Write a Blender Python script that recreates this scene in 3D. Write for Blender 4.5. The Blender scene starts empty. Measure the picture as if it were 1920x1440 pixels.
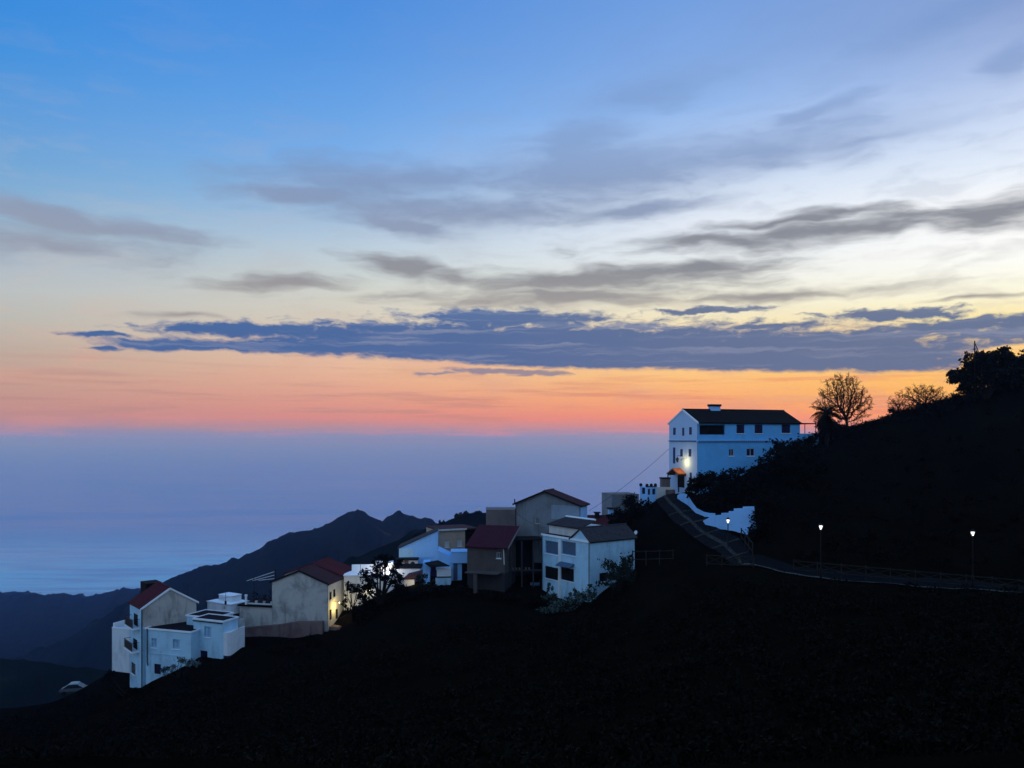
import bpy, bmesh, math, random
import numpy as np
from mathutils import Vector, Matrix
R_ = math.radians
random.seed(7); RNG = np.random.default_rng(11)
scene = bpy.context.scene
COL = scene.collection
F = 1536.0; CX = 960.0; HZ = 820.0          # focal length in photo pixels, principal column, eye-level row
SEA_Z = -450.0

def PT(px, py, Y):                            # photo pixel + distance -> point in metres (camera at origin, looking +Y)
    return Vector(((px - CX) / F * Y, Y, (HZ - py) / F * Y))
def ZP(py, Y): return (HZ - py) / F * Y
def lin(c):
    return tuple(((v / 255) / 12.92 if v / 255 <= .04045 else ((v / 255 + .055) / 1.055) ** 2.4) for v in c)

# ------------------------------------------------------------------ object helpers
def tag(o, label=None, cat=None, group=None, kind=None):
    if label: o['label'] = label
    if cat: o['category'] = cat
    if group: o['group'] = group
    if kind: o['kind'] = kind
    return o
def thing(name, label, cat, loc=(0, 0, 0), rz=0, group=None):
    o = bpy.data.objects.new(name, None); COL.objects.link(o)
    o.location = loc; o.rotation_euler = (0, 0, rz); o.empty_display_size = .3
    return tag(o, label, cat, group)
def obj(name, bm, m, parent=None, smooth=False, recalc=True):
    if recalc: bmesh.ops.recalc_face_normals(bm, faces=bm.faces)
    me = bpy.data.meshes.new(name); bm.to_mesh(me); bm.free()
    if smooth:
        for p in me.polygons: p.use_smooth = True
    me.materials.append(m)
    o = bpy.data.objects.new(name, me); COL.objects.link(o)
    if parent: o.parent = parent
    return o
def pyobj(name, verts, faces, m, parent=None, smooth=False):
    me = bpy.data.meshes.new(name); me.from_pydata(verts, [], faces); me.update()
    if smooth: me.polygons.foreach_set('use_smooth', [True] * len(me.polygons))
    me.materials.append(m)
    o = bpy.data.objects.new(name, me); COL.objects.link(o)
    if parent: o.parent = parent
    return o
def box(bm, x0, x1, y0, y1, z0, z1):
    vs = [bm.verts.new(p) for p in ((x0,y0,z0),(x1,y0,z0),(x1,y1,z0),(x0,y1,z0),(x0,y0,z1),(x1,y0,z1),(x1,y1,z1),(x0,y1,z1))]
    for f in ((0,3,2,1),(4,5,6,7),(0,1,5,4),(1,2,6,5),(2,3,7,6),(3,0,4,7)): bm.faces.new([vs[i] for i in f])
def bevbox(bm, x0, x1, y0, y1, z0, z1, b=.02):
    t = bmesh.new(); box(t, x0, x1, y0, y1, z0, z1)
    bmesh.ops.bevel(t, geom=list(t.edges), offset=b, segments=1, affect='EDGES')
    me = bpy.data.meshes.new('tmp'); t.to_mesh(me); t.free(); bm.from_mesh(me); bpy.data.meshes.remove(me)
def prism(bm, pts, off):                       # polygon + offset vector -> solid
    off = Vector(off)
    a = [bm.verts.new(p) for p in pts]; b = [bm.verts.new(Vector(p) + off) for p in pts]
    bm.faces.new(a); bm.faces.new(b[::-1]); n = len(a)
    for i in range(n): bm.faces.new((a[i], b[i], b[(i + 1) % n], a[(i + 1) % n]))
def tube(bm, pts, rad, n=6, cap=True):
    rings = []
    for i, p in enumerate(pts):
        p = Vector(p)
        d = (Vector(pts[min(i + 1, len(pts) - 1)]) - Vector(pts[max(i - 1, 0)])).normalized()
        a = d.orthogonal().normalized(); b = d.cross(a)
        r = rad[i] if isinstance(rad, (list, tuple)) else rad
        rings.append([bm.verts.new(p + (a * math.cos(2 * math.pi * k / n) + b * math.sin(2 * math.pi * k / n)) * r) for k in range(n)])
    for q, w in zip(rings, rings[1:]):
        for k in range(n): bm.faces.new((q[k], q[(k + 1) % n], w[(k + 1) % n], w[k]))
    if cap: bm.faces.new(rings[0][::-1]); bm.faces.new(rings[-1])
def lathe(bm, prof, n=12, c=(0, 0, 0)):
    rings = [[bm.verts.new((c[0] + r * math.cos(2*math.pi*k/n), c[1] + r * math.sin(2*math.pi*k/n), c[2] + z)) for k in range(n)] for r, z in prof]
    for q, w in zip(rings, rings[1:]):
        for k in range(n): bm.faces.new((q[k], q[(k + 1) % n], w[(k + 1) % n], w[k]))
    bm.faces.new(rings[0][::-1]); bm.faces.new(rings[-1])

# ------------------------------------------------------------------ materials
class NT:
    def __init__(s, nt): s.t = nt; s.n = nt.nodes; s.l = nt.links
    def new(s, t, **kw):
        n = s.n.new(t)
        for k, v in kw.items(): setattr(n, k, v)
        return n
    def put(s, sock, v):
        if hasattr(v, 'is_linked') or isinstance(v, bpy.types.NodeSocket): s.l.new(v, sock)
        else: sock.default_value = v
    def math(s, op, a, b=None, c=None, clamp=False):
        n = s.new('ShaderNodeMath', operation=op); n.use_clamp = clamp
        for i, v in enumerate((a, b, c)):
            if v is not None: s.put(n.inputs[i], v)
        return n.outputs[0]
    def vm(s, op, a, b=None, c=None, out=0):
        n = s.new('ShaderNodeVectorMath', operation=op)
        for i, v in enumerate((a, b, c)):
            if v is not None: s.put(n.inputs[i], v)
        return n.outputs[out]
    def noise(s, vec, scale, detail=4, rough=.55, dist=0, out=0):
        n = s.new('ShaderNodeTexNoise'); n.inputs['Scale'].default_value = scale; n.inputs['Detail'].default_value = detail
        n.inputs['Roughness'].default_value = rough; n.inputs['Distortion'].default_value = dist
        if vec is not None: s.l.new(vec, n.inputs['Vector'])
        return n.outputs[out]
    def rng(s, v, a, b, c=0., d=1., mode='SMOOTHSTEP'):
        n = s.new('ShaderNodeMapRange', interpolation_type=mode); n.clamp = True if mode == 'LINEAR' else n.clamp
        s.put(n.inputs['Value'], v)
        for k, x in zip(('From Min', 'From Max', 'To Min', 'To Max'), (a, b, c, d)): s.put(n.inputs[k], x)
        return n.outputs[0]
    def mix(s, f, a, b, mode='MIX'):
        n = s.new('ShaderNodeMix', data_type='RGBA', blend_type=mode)
        s.put(n.inputs['Factor'], f)
        for k, v in ((6, a), (7, b)):
            if isinstance(v, tuple): v = (*v[:3], 1)
            s.put(n.inputs[k], v)
        return n.outputs[2]
    def ramp(s, v, stops, mode='LINEAR'):
        n = s.new('ShaderNodeValToRGB'); cr = n.color_ramp; cr.interpolation = mode
        while len(cr.elements) < len(stops): cr.elements.new(.5)
        for e, (p, c) in zip(cr.elements, sorted(stops, key=lambda q: q[0])):
            e.position = p; e.color = (*c, 1) if isinstance(c, tuple) else (c, c, c, 1)
        s.put(n.inputs[0], v); return n.outputs[0]
def mat(name):
    m = bpy.data.materials.new(name); m.use_nodes = True
    g = NT(m.node_tree); b = g.n['Principled BSDF']; return m, g, b
def co(g, kind='Object'):
    return g.new('ShaderNodeTexCoord').outputs[kind]
def bump(g, b, h, dist=.02, strength=.5):
    n = g.new('ShaderNodeBump'); n.inputs['Strength'].default_value = strength; n.inputs['Distance'].default_value = dist
    g.l.new(h, n.inputs['Height']); g.l.new(n.outputs[0], b.inputs['Normal'])
def plaster(name, c, stain=(.2, .17, .14), amt=.5, patch=None, rough=.9):
    m, g, b = mat(name); v = co(g)
    mp = g.new('ShaderNodeMapping'); g.l.new(v, mp.inputs[0]); mp.inputs['Scale'].default_value = (1.1, 1.1, .2)
    streak = g.noise(mp.outputs[0], 1.1, 7, .68, .3)
    blot = g.noise(v, .42, 6, .66, .6)
    f1 = g.math('MULTIPLY', g.math('MULTIPLY', g.rng(streak, .46, .74), g.rng(g.noise(v, .3, 3), .38, .6)), amt * 1.2, clamp=True)
    col = g.mix(f1, c, stain)
    f2 = g.math('MULTIPLY', g.rng(blot, .44, .66), amt * .9, clamp=True)
    col = g.mix(f2, col, patch or tuple(x * .72 for x in c))
    g.l.new(col, b.inputs['Base Color']); b.inputs['Roughness'].default_value = rough
    bump(g, b, g.noise(v, 7, 5, .6), .03, .35); return m
def tiles(name, c1, c2):
    m, g, b = mat(name); v = co(g)
    f = g.noise(v, 2.2, 5, .7); f2 = g.noise(v, 11, 2, .5)
    col = g.mix(g.rng(f, .35, .7), c1, c2); col = g.mix(g.rng(f2, .5, .75, 0, .5), col, tuple(x * .5 for x in c1))
    g.l.new(col, b.inputs['Base Color']); b.inputs['Roughness'].default_value = .9; b.inputs['Specular IOR Level'].default_value = .1
    bump(g, b, f2, .03, .5); return m
def plain(name, c, rough=.7, metal=0., var=.3):
    m, g, b = mat(name); v = co(g)
    f = g.noise(v, 5, 4, .6)
    g.l.new(g.mix(g.rng(f, .3, .75), c, tuple(x * (1 - var) for x in c)), b.inputs['Base Color'])
    b.inputs['Roughness'].default_value = rough; b.inputs['Metallic'].default_value = metal; b.inputs['Specular IOR Level'].default_value = .08; return m
def glass(name, c=(.02, .025, .035), rough=.12):
    m, g, b = mat(name); v = co(g)
    b.inputs['Base Color'].default_value = (*c, 1); b.inputs['Roughness'].default_value = rough
    b.inputs['IOR'].default_value = 1.5
    bump(g, b, g.noise(v, 1.2, 2), .02, .15); return m
def glow(name, c, s):
    m, g, b = mat(name); b.inputs['Base Color'].default_value = (.8, .8, .78, 1)
    b.inputs['Emission Color'].default_value = (*c, 1); b.inputs['Emission Strength'].default_value = s; return m
def leafmat(name, c1, c2):
    m, g, b = mat(name); v = co(g)
    f = g.noise(v, 1.1, 4, .6)
    oi = g.new('ShaderNodeNewGeometry').outputs['Random Per Island']
    f = g.math('ADD', g.math('MULTIPLY', f, .6), g.math('MULTIPLY', oi, .4))
    g.l.new(g.mix(g.rng(f, .3, .72), c1, c2), b.inputs['Base Color']); b.inputs['Roughness'].default_value = .7
    b.inputs['Specular IOR Level'].default_value = .03; return m
M = {}
M['white'] = plaster('whitewash', (.72, .74, .76), (.34, .33, .31), .7, (.5, .51, .52))
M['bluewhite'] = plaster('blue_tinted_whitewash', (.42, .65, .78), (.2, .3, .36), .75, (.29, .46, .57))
M['hermit'] = plaster('skylight_tinted_whitewash', (.13, .44, .78), (.09, .33, .6), .5)  # blue of the dusk skylight put into the white wall's colour
M['hermitfront'] = plaster('pale_skylight_tinted_whitewash', (.46, .60, .78), (.38, .5, .66), .2)  # paler copy for the gable: its brighter skylight is in the colour
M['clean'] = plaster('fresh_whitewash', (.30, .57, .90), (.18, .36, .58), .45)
M['grey'] = plaster('grey_render', (.53, .48, .42), (.15, .13, .115), .9, (.23, .215, .205))
M['greydark'] = plaster('dark_grey_render', (.082, .062, .055), (.03, .024, .022), .9, (.045, .033, .03))
M['greyblue'] = plaster('blue_grey_render', (.185, .20, .22), (.07, .068, .065), .8, (.12, .12, .12))
M['concrete'] = plaster('bare_concrete', (.16, .12, .11), (.07, .06, .055), .85)
M['brown'] = plaster('earth_stained_render', (.20, .13, .11), (.06, .036, .034), .95, (.12, .06, .058))
M['beige'] = plaster('ochre_render', (.50, .37, .27), (.26, .19, .14), .5)
M['cream'] = plaster('cream_render', (.62, .6, .55), (.3, .28, .25), .5)
M['rim'] = plaster('limewashed_rim', (.86, .86, .87), (.5, .48, .46), .25)
M['redtile'] = tiles('red_roof_tile', (.095, .018, .022), (.065, .015, .018))
M['wine'] = tiles('wine_red_sheet_roof', (.062, .012, .02), (.05, .011, .017))
M['browntile'] = tiles('brown_roof_tile', (.075, .03, .034), (.05, .024, .026))
M['darktile'] = tiles('dark_roof_tile', (.012, .008, .006), (.008, .006, .005))
M['slate'] = tiles('weathered_grey_tile', (.06, .05, .052), (.035, .03, .031))
M['orangetile'] = tiles('orange_porch_tile', (.42, .13, .05), (.3, .09, .04))
M['flat'] = plain('dark_roof_felt', (.014, .008, .012), .95)
M['dark'] = plain('dark_timber', (.018, .014, .012), .8)
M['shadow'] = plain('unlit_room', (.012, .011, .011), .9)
M['metal'] = plain('dark_painted_metal', (.02, .02, .022), .5, .4)
M['wood'] = plain('weathered_rail_wood', (.038, .03, .025), .9, 0, .6)
M['blueshut'] = plain('blue_roller_shutter', (.09, .14, .21), .7)
M['navyshut'] = plain('navy_shutter', (.045, .07, .17), .7)
M['darkbase'] = plaster('shade_painted_base', (.03, .026, .028), (.012, .01, .01), .8)  # near-black colour stands in for shade under the slab and in the yard
M['panel'] = plaster('pale_patched_render', (.24, .30, .36), (.12, .14, .16), .6)
M['darkshut'] = plain('dark_blue_shutter', (.022, .016, .05), .7)
M['paleshut'] = plain('pale_roller_shutter', (.33, .53, .68), .7)
M['whiteframe'] = plain('white_frame_paint', (.7, .7, .7), .6, 0, .1)
M['glass'] = glass('dark_window_glass')
M['lampwhite'] = glow('lamp_globe', (1, .97, .9), 1.6)
M['lampwarm'] = glow('lamp_globe_warm', (1, .8, .4), 4.0)
M['bark'] = plain('bark', (.02, .012, .009), .95)
M['leaf'] = leafmat('evergreen_leaf', (.008, .0075, .004), (.0035, .0035, .0022))
M['leafgrey'] = leafmat('olive_leaf', (.035, .045, .035), (.01, .014, .01))
M['leafpale'] = leafmat('pale_highlit_leaf', (.10, .14, .12), (.006, .008, .006))  # pale tone puts highlights into the leaf colour
M['leafblue'] = leafmat('blue_highlit_leaf', (.16, .22, .22), (.01, .014, .012))  # light-blue highlights put into the leaf colour
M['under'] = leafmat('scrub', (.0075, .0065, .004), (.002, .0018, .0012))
M['carpaint'] = plain('dull_car_paint', (.05, .06, .065), .3, 0, .05)
M['carroof'] = plain('pale_car_roof', (.3, .34, .35), .35, 0, .05)
M['rubber'] = plain('rubber', (.015, .015, .015), .9)

# ------------------------------------------------------------------ camera
cam = bpy.data.cameras.new('camera'); cam_o = bpy.data.objects.new('camera', cam); COL.objects.link(cam_o)
cam_o.location = (0, 0, 0); cam_o.rotation_euler = (R_(90), 0, 0)
cam.sensor_fit = 'HORIZONTAL'; cam.sensor_width = 36; cam.lens = 36 * F / 1920; cam.shift_y = (HZ - 720) / 1920
cam.clip_start = .1; cam.clip_end = 400000
scene.camera = cam_o

# ------------------------------------------------------------------ sky (world)
def AE(px, py):
    x = (px - CX) / F; return math.degrees(math.atan(x)), math.degrees(math.atan(((HZ - py) / F) / math.sqrt(1 + x * x)))
def build_world():
    w = bpy.data.worlds.new('World'); scene.world = w; w.use_nodes = True
    g = NT(w.node_tree); bg = g.n['Background']
    d = g.vm('NORMALIZE', co(g, 'Generated'))
    sx = g.new('ShaderNodeSeparateXYZ'); g.l.new(d, sx.inputs[0]); x, y, z = sx.outputs
    az = g.math('MULTIPLY', g.math('ARCTAN2', x, y), 57.29578)
    el = g.math('MULTIPLY', g.math('ARCSINE', z), 57.29578)
    T = lambda e: (e + 10) / 100
    t = g.math('DIVIDE', g.math('ADD', el, 10.), 100.)
    rows = [0, 100, 200, 300, 360, 420, 480, 540, 600, 650, 700, 750, 785, 806, 819]
    tab = {
      0:    [(60,140,221),(72,147,221),(95,156,219),(114,166,215),(132,174,211),(152,182,206),(172,186,201),(186,193,195),(188,186,178),(190,174,162),(195,161,146),(196,149,137),(190,139,138),(148,140,164),(131,140,178)],
      640:  [(76,142,222),(88,151,226),(104,163,230),(124,175,232),(140,184,227),(168,195,222),(192,207,217),(208,212,205),(214,203,186),(228,194,167),(230,180,151),(224,156,136),(217,140,129),(166,142,158),(136,142,177)],
      1280: [(116,160,224),(129,169,228),(146,184,237),(182,206,242),(210,224,244),(226,234,246),(232,239,244),(240,240,226),(244,230,192),(248,206,162),(253,200,128),(251,170,110),(244,140,110),(196,140,142),(144,144,175)],
      1920: [(138,162,210),(166,187,228),(198,214,243),(228,238,252),(250,252,255),(255,255,255),(255,255,252),(255,252,226),(252,230,155),(255,208,134),(255,194,95),(255,184,92),(252,160,100),(208,144,136),(150,147,172)]}
    cols = []
    for px, cs in tab.items():
        st = [(T(AE(px, r)[1]), lin(c)) for r, c in zip(rows, cs)]
        top = st[0][1]
        st += [(0.0, (.06, .10, .2)), (T(-1.2), lin((150, 143, 168))), (T(40), tuple(a * .55 + b * .45 for a, b in zip(top, (.05, .2, .6)))), (T(62), (.06, .25, .66)), (1.0, (.06, .25, .66))]
        cols.append((AE(px, 720)[0], g.ramp(t, st)))
    c = cols[0][1]
    for (a0, _), (a1, cc) in zip(cols, cols[1:]):
        c = g.mix(g.rng(az, a0, a1, mode='LINEAR'), c, cc)
    # ---- clouds: streaky noise in azimuth/elevation, gathered into banks
    cv = g.new('ShaderNodeCombineXYZ'); g.put(cv.inputs[0], az); g.put(cv.inputs[1], el); cv.inputs[2].default_value = 1; P = cv.outputs[0]
    def n2d(vec, scale, det, rough=.58, dist=0., out=0):
        n = g.new('ShaderNodeTexNoise', noise_dimensions='2D'); n.inputs['Scale'].default_value = scale; n.inputs['Detail'].default_value = det
        n.inputs['Roughness'].default_value = rough; n.inputs['Distortion'].default_value = dist
        g.l.new(vec, n.inputs['Vector']); return n.outputs[out]
    def warp(scale_v, amp, sc, det=3):
        n = n2d(g.vm('MULTIPLY', P, scale_v), sc, det, .55, 0, 1)
        n = g.vm('MULTIPLY', g.vm('SUBTRACT', n, (.5, .5, .5)), amp)
        return g.vm('ADD', P, n)
    Pw = warp((1, 2.6, 0), (4.5, 1.2, 0), .16, 3)
    Pf = warp((1, 2.2, 0), (1.8, .6, 0), .5, 4)
    def bank(els, W, noise_s, k, lo, hi):
        m = None; s = 57.29578 / F
        for (px, py, rx, ry, rot, wt) in els:
            a, e = AE(px, py); c_, s_ = math.cos(R_(rot)), math.sin(R_(rot)); ax, ay = rx * s, ry * s
            U = g.vm('DOT_PRODUCT', W, (c_ / ax, s_ / ax, -(a * c_ + e * s_) / ax), out=1); V = g.vm('DOT_PRODUCT', W, (-s_ / ay, c_ / ay, -(-a * s_ + e * c_) / ay), out=1)
            L = g.math('ADD', g.math('SQRT', g.math('MULTIPLY_ADD', U, U, g.math('MULTIPLY', V, V))), (1 - wt) * .8)
            m = L if m is None else g.math('SMOOTH_MIN', m, L, .25)
        v = g.math('MULTIPLY_ADD', g.math('SUBTRACT', noise_s, .5), k, m)
        return g.rng(v, hi, lo, 0, 1)
    n1 = n2d(g.vm('MULTIPLY', Pw, (.10, .42, 0)), 1.6, 4, .6)
    n2 = n2d(g.vm('MULTIPLY', Pw, (.13, .8, 0)), 1.6, 4, .55)
    n3 = n2d(g.vm('MULTIPLY', Pf, (.3, 1.0, 0)), 1.9, 6, .62)
    # overall veil of faint streaks
    veil = g.math('MULTIPLY', g.rng(n1, .46, .72), g.rng(el, 8, 30, .35, .12))
    c = g.mix(veil, c, g.ramp(t, [(T(0), lin((214,140,128))), (T(5), lin((222,170,150))), (T(9), lin((200,193,184))), (T(14), lin((176,186,204))), (T(22), lin((132,160,208))), (T(30), lin((110,148,212)))]))
    # high soft blue-grey banks
    G1 = [(1130,322,290,56,2,1.05),(1085,268,100,40,10,1),(1390,288,300,40,3,.9),(700,338,260,40,2,.9),(560,362,140,18,2,1.05),(120,410,240,20,-3,1),
          (90,460,270,40,0,.62),(770,425,120,22,-8,1),(880,398,380,36,0,.85),(1900,112,60,30,10,.8),(1540,208,120,22,12,.55),(1790,30,240,34,12,.55),(1230,165,240,50,8,.6),(1180,395,200,18,4,.85),(1640,262,260,18,4,.45)]
    d1 = bank(G1, Pw, n1, 1.5, .25, 1.4)
    c1 = g.ramp(t, [(T(8), lin((160,158,160))), (T(13), lin((146,156,178))), (T(18), lin((126,149,190))), (T(24), lin((124,156,208))), (T(30), lin((116,150,208)))])
    c = g.mix(g.math('MULTIPLY', d1, g.rng(el, 15, 21, .92, .6)), c, c1)
    # darker taupe streaks
    G2 = [(1560,430,400,22,2,1),(1860,402,130,22,0,1.15),(1600,395,120,14,-2,.9),(1310,450,150,18,3,1),(1470,416,170,9,2,1.1),(1330,505,160,19,4,1.15),(1110,524,280,24,1,1.05),(760,500,100,20,-4,1),
          (530,530,140,15,3,1.05),(1080,556,400,26,0,.95),(330,592,75,8,0,.9),(1430,555,330,13,0,.7),(870,520,130,16,-4,.9),(1800,560,120,7,3,.55)]
    d2 = bank(G2, Pw, n2, 1.5, .1, 1.42)
    c2 = g.mix(g.rng(az, -25, 30), lin((140,139,146)), lin((108,112,124)))
    c2 = g.mix(g.rng(el, 8, 12), g.mix(.5, c2, lin((172,160,156))), c2)
    c = g.mix(g.math('MULTIPLY', d2, .86), c, c2)
    # pink streaks low down
    low = n2d(g.vm('MULTIPLY', P, (.07, 1.5, 0)), 1.3, 4, .6)
    c = g.mix(g.math('MULTIPLY', g.rng(low, .47, .72, 0, .75), g.rng(el, 6.5, 2.0)), c, g.mix(g.rng(az, -20, 25), lin((188,140,132)), lin((236,140,104))))
    # the long slate-blue bank
    fb = n3
    G3 = [(330,648,115,12,1,1),(480,618,200,13,1.5,1),(520,650,210,12,0,1),(760,640,270,36,0,1.08),(980,648,300,46,-1,1.14),(960,598,190,17,-1,1),(1220,658,300,48,-1,1.14),(1500,664,330,44,-1,1.14),
          (1660,680,150,22,-1,1.0),(1640,634,170,18,-1,.95),(1680,589,120,10,-2,1),(1800,612,170,15,0,1),(1900,622,90,16,0,1),(1330,581,120,6,0,.95),(185,628,50,5,0,1),(200,655,40,5,0,.8),
          (1440,612,120,8,0,.75)]
    d3 = bank(G3, Pf, fb, g.math('ADD', g.rng(el, 5.2, 8.2, .9, 1.8), g.rng(az, 18, 28, 0, .5)), .6, 1.3)
    base = [(100,655),(170,658),(400,664),(560,667),(800,676),(950,688),(1100,691),(1300,693),(1500,697),(1700,698),(1790,696),(1835,655),(1920,645)]
    bt = g.ramp(g.rng(az, -40, 40, 0, 1, 'LINEAR'), [((AE(*p)[0] + 40) / 80, AE(*p)[1] / 20) for p in base])
    bl_ = g.math('MULTIPLY_ADD', bt, 20., g.math('MULTIPLY_ADD', n3, .5, -.25))
    d3 = g.math('MULTIPLY', d3, g.rng(g.math('SUBTRACT', el, bl_), -.16, .2))
    d3 = g.math('MAXIMUM', d3, g.math('MULTIPLY', .7, bank([(940,697,110,6,-1,1),(1010,702,70,4,0,.9),(820,701,50,3,0,.7)], Pf, fb, 1.7, .5, 1.35)))
    c3 = g.mix(g.rng(az, -18, 26), lin((64,100,156)), lin((96,112,148)))
    c3 = g.mix(g.rng(el, 7.0, 9.2), c3, g.mix(g.rng(az, -12, 20), lin((74,108,162)), lin((108,120,146))))
    c3 = g.mix(g.math('MULTIPLY', g.rng(n2d(g.vm('MULTIPLY', Pf, (.05, 1.3, 0)), 1.5, 4, .6), .48, .75), .55), c3, lin((142,150,176)))
    c = g.mix(g.math('MULTIPLY', d3, .97), c, c3)
    # sky behind the camera: deep dusk blue
    rear = g.ramp(t, [(0, (.03, .06, .14)), (T(-1), (.25, .39, .57)), (T(8), (.38, .56, .84)), (T(25), (.36, .57, .90)), (T(55), (.2, .4, .8)), (1, (.06, .25, .66))])
    c = g.mix(g.rng(g.math('ABSOLUTE', az), 40, 105), c, rear)
    g.l.new(c, bg.inputs[0]); bg.inputs[1].default_value = SKY; w.cycles.sampling_method = 'MANUAL'; w.cycles.sample_map_resolution = 256
SKY = 1.0
build_world()

# ------------------------------------------------------------------ near hillside (thin-plate surface through surveyed points)
CP = [PT(*a) for a in [
 (-500,1440,70),(0,1440,66),(300,1440,52),(600,1440,44),(960,1440,34),(1300,1440,28),(1700,1440,24),(2250,1440,22),
 (-150,1345,120),(60,1330,112),(140,1300,108),(225,1292,96),(265,1292,89),(310,1272,87.5),(372,1242,87),(410,1242,87.5),(452,1215,89),(520,1220,91.5),(575,1218,92.6),(596,1190,94),(640,1180,95),(652,1182,93),(668,1150,93),
 (695,1126,95),(740,1112,97),(790,1100,98),(860,1098,98),(900,1112,95),(960,1118,94),(1010,1140,93),(1060,1142,90),(1108,1145,87),(1180,1105,87),(1205,1085,86),(1260,1058,84),(1310,1062,80),(1410,1066,78),
 (1500,1082,77),(1700,1098,75),(1920,1116,72),(2200,1140,70),
 (150,1380,84),(450,1340,72),(800,1250,72),(1100,1240,66),(1400,1200,58),(1700,1230,48),(2000,1260,44),
 (1228,938,104),(1252,965,98),(1272,985,94),(1300,1008,90),(1335,1032,85),(1362,1052,81), (1264,926,104),(1282,942,101),(1300,957,98),(1318,976,94),(1350,993,90.3),(1389,1011,86.4),(1405,1034,82),(1412,1058,79),(1330,940,103),(1250,930,106),
 (1240,1020,92),(1192,1066,93),(1150,1100,90.5),(1205,1052,95),(1415,950,95),(1480,960,90),(1480,880,104),(1400,905,104),
 (1500,1062,80),(1700,1076,79),(1920,1092,77),(2200,1110,76),
 (1530,818,124),(1600,803,119),(1650,792,116),(1700,772,113),(1790,750,109),(1850,738,106),(1920,726,103),(2200,660,100),
 (1480,1000,86),(1600,930,97),(1800,920,93),(2000,900,90),
 (1200,960,108),(1170,985,104),(1120,1000,110),(1060,1010,112),(960,1030,112),(860,1040,114),(760,1065,112),(660,1095,110),(560,1130,108),(450,1170,106),(330,1190,108),
 ]]
CP += [Vector(p) for p in [(0,0,-1.7),(-40,10,-12),(40,8,0),(-110,30,-34),(-20,14,-6),(20,14,-4),
 (-110,150,-72),(-60,150,-52),(-30,150,-40),(0,150,-30),(20,150,-22),(45,150,-14),(80,150,-8),(115,150,4),
 (-110,200,-100),(-50,200,-84),(0,200,-62),(60,200,-45),(115,200,-25),(115,100,16),(110,60,0),(115,15,8),(75,118,6),(60,132,0)]]
A = np.array([[p.x, p.y] for p in CP]); H = np.array([p.z for p in CP])
def tps(r2): return .5 * r2 * np.log(r2 + 1e-9)
n = len(A); S = 100.0
K = tps((((A[:, None] - A[None]) / S) ** 2).sum(-1)) + np.eye(n) * 2e-4
Pm = np.c_[np.ones(n), A / S]
sol = np.linalg.solve(np.block([[K, Pm], [Pm.T, np.zeros((3, 3))]]), np.r_[H, np.zeros(3)])
def vnoise(x, y, seed=0):
    xi = np.floor(x).astype(int); yi = np.floor(y).astype(int); fx = x - xi; fy = y - yi
    fx = fx * fx * (3 - 2 * fx); fy = fy * fy * (3 - 2 * fy)
    def h(i, j):
        q = (i * 374761393 + j * 668265263 + seed * 69069) & 0x7fffffff
        q = ((q ^ (q >> 13)) * 1274126177) & 0x7fffffff
        return ((q ^ (q >> 16)) & 0xffff) / 65535.0
    return (h(xi, yi) * (1 - fx) + h(xi + 1, yi) * fx) * (1 - fy) + (h(xi, yi + 1) * (1 - fx) + h(xi + 1, yi + 1) * fx) * fy
def fbm(x, y, o=4, seed=0):
    v = 0; a = 1; t = 0
    for k in range(o): v = v + a * (vnoise(x, y, seed + k) - .5); t += a; a *= .5; x = x * 2.03; y = y * 2.03
    return v / t
def ground(x, y, rough=True):
    x = np.atleast_1d(np.asarray(x, float)); y = np.atleast_1d(np.asarray(y, float)); sh = x.shape
    q = np.c_[x.ravel(), y.ravel()]
    z = tps((((q[:, None] - A[None]) / S) ** 2).sum(-1)) @ sol[:n] + np.c_[np.ones(len(q)), q / S] @ sol[n:]
    if rough: z = z + fbm(q[:, 0] * .35, q[:, 1] * .35, 4, 3) * .55
    return z.reshape(sh)
def G(x, y): return float(ground(x, y)[0])
nx, ny = 260, 220
gx = np.linspace(-115, 118, nx); gy = np.r_[np.linspace(-6, 60, 66), np.linspace(60.6, 130, 124), np.linspace(132.5, 205, 30)]
ny = len(gy)
XX, YY = np.meshgrid(gx, gy); ZZ = ground(XX, YY)
d0 = np.hypot(XX, YY); ZZ = np.where(d0 < 12, np.minimum(ZZ, -1.6 - .28 * d0 * np.clip((YY + 2) / 10, 0, 1)), ZZ)
fc = [(j * nx + i, j * nx + i + 1, (j + 1) * nx + i + 1, (j + 1) * nx + i) for j in range(ny - 1) for i in range(nx - 1)]
m, g, b = mat('scrubland_soil'); v = co(g)
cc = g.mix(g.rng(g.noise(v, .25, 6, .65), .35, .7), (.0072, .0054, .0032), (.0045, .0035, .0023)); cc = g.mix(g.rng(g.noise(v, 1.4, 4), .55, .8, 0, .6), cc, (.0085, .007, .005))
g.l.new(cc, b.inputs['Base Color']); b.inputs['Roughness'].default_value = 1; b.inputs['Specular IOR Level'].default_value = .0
bump(g, b, g.noise(v, 2.5, 6, .7), .3, .8); M['soil'] = m
tag(pyobj('ground', np.c_[XX.ravel(), YY.ravel(), ZZ.ravel()].tolist(), fc, m, smooth=True), kind='structure')

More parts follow.
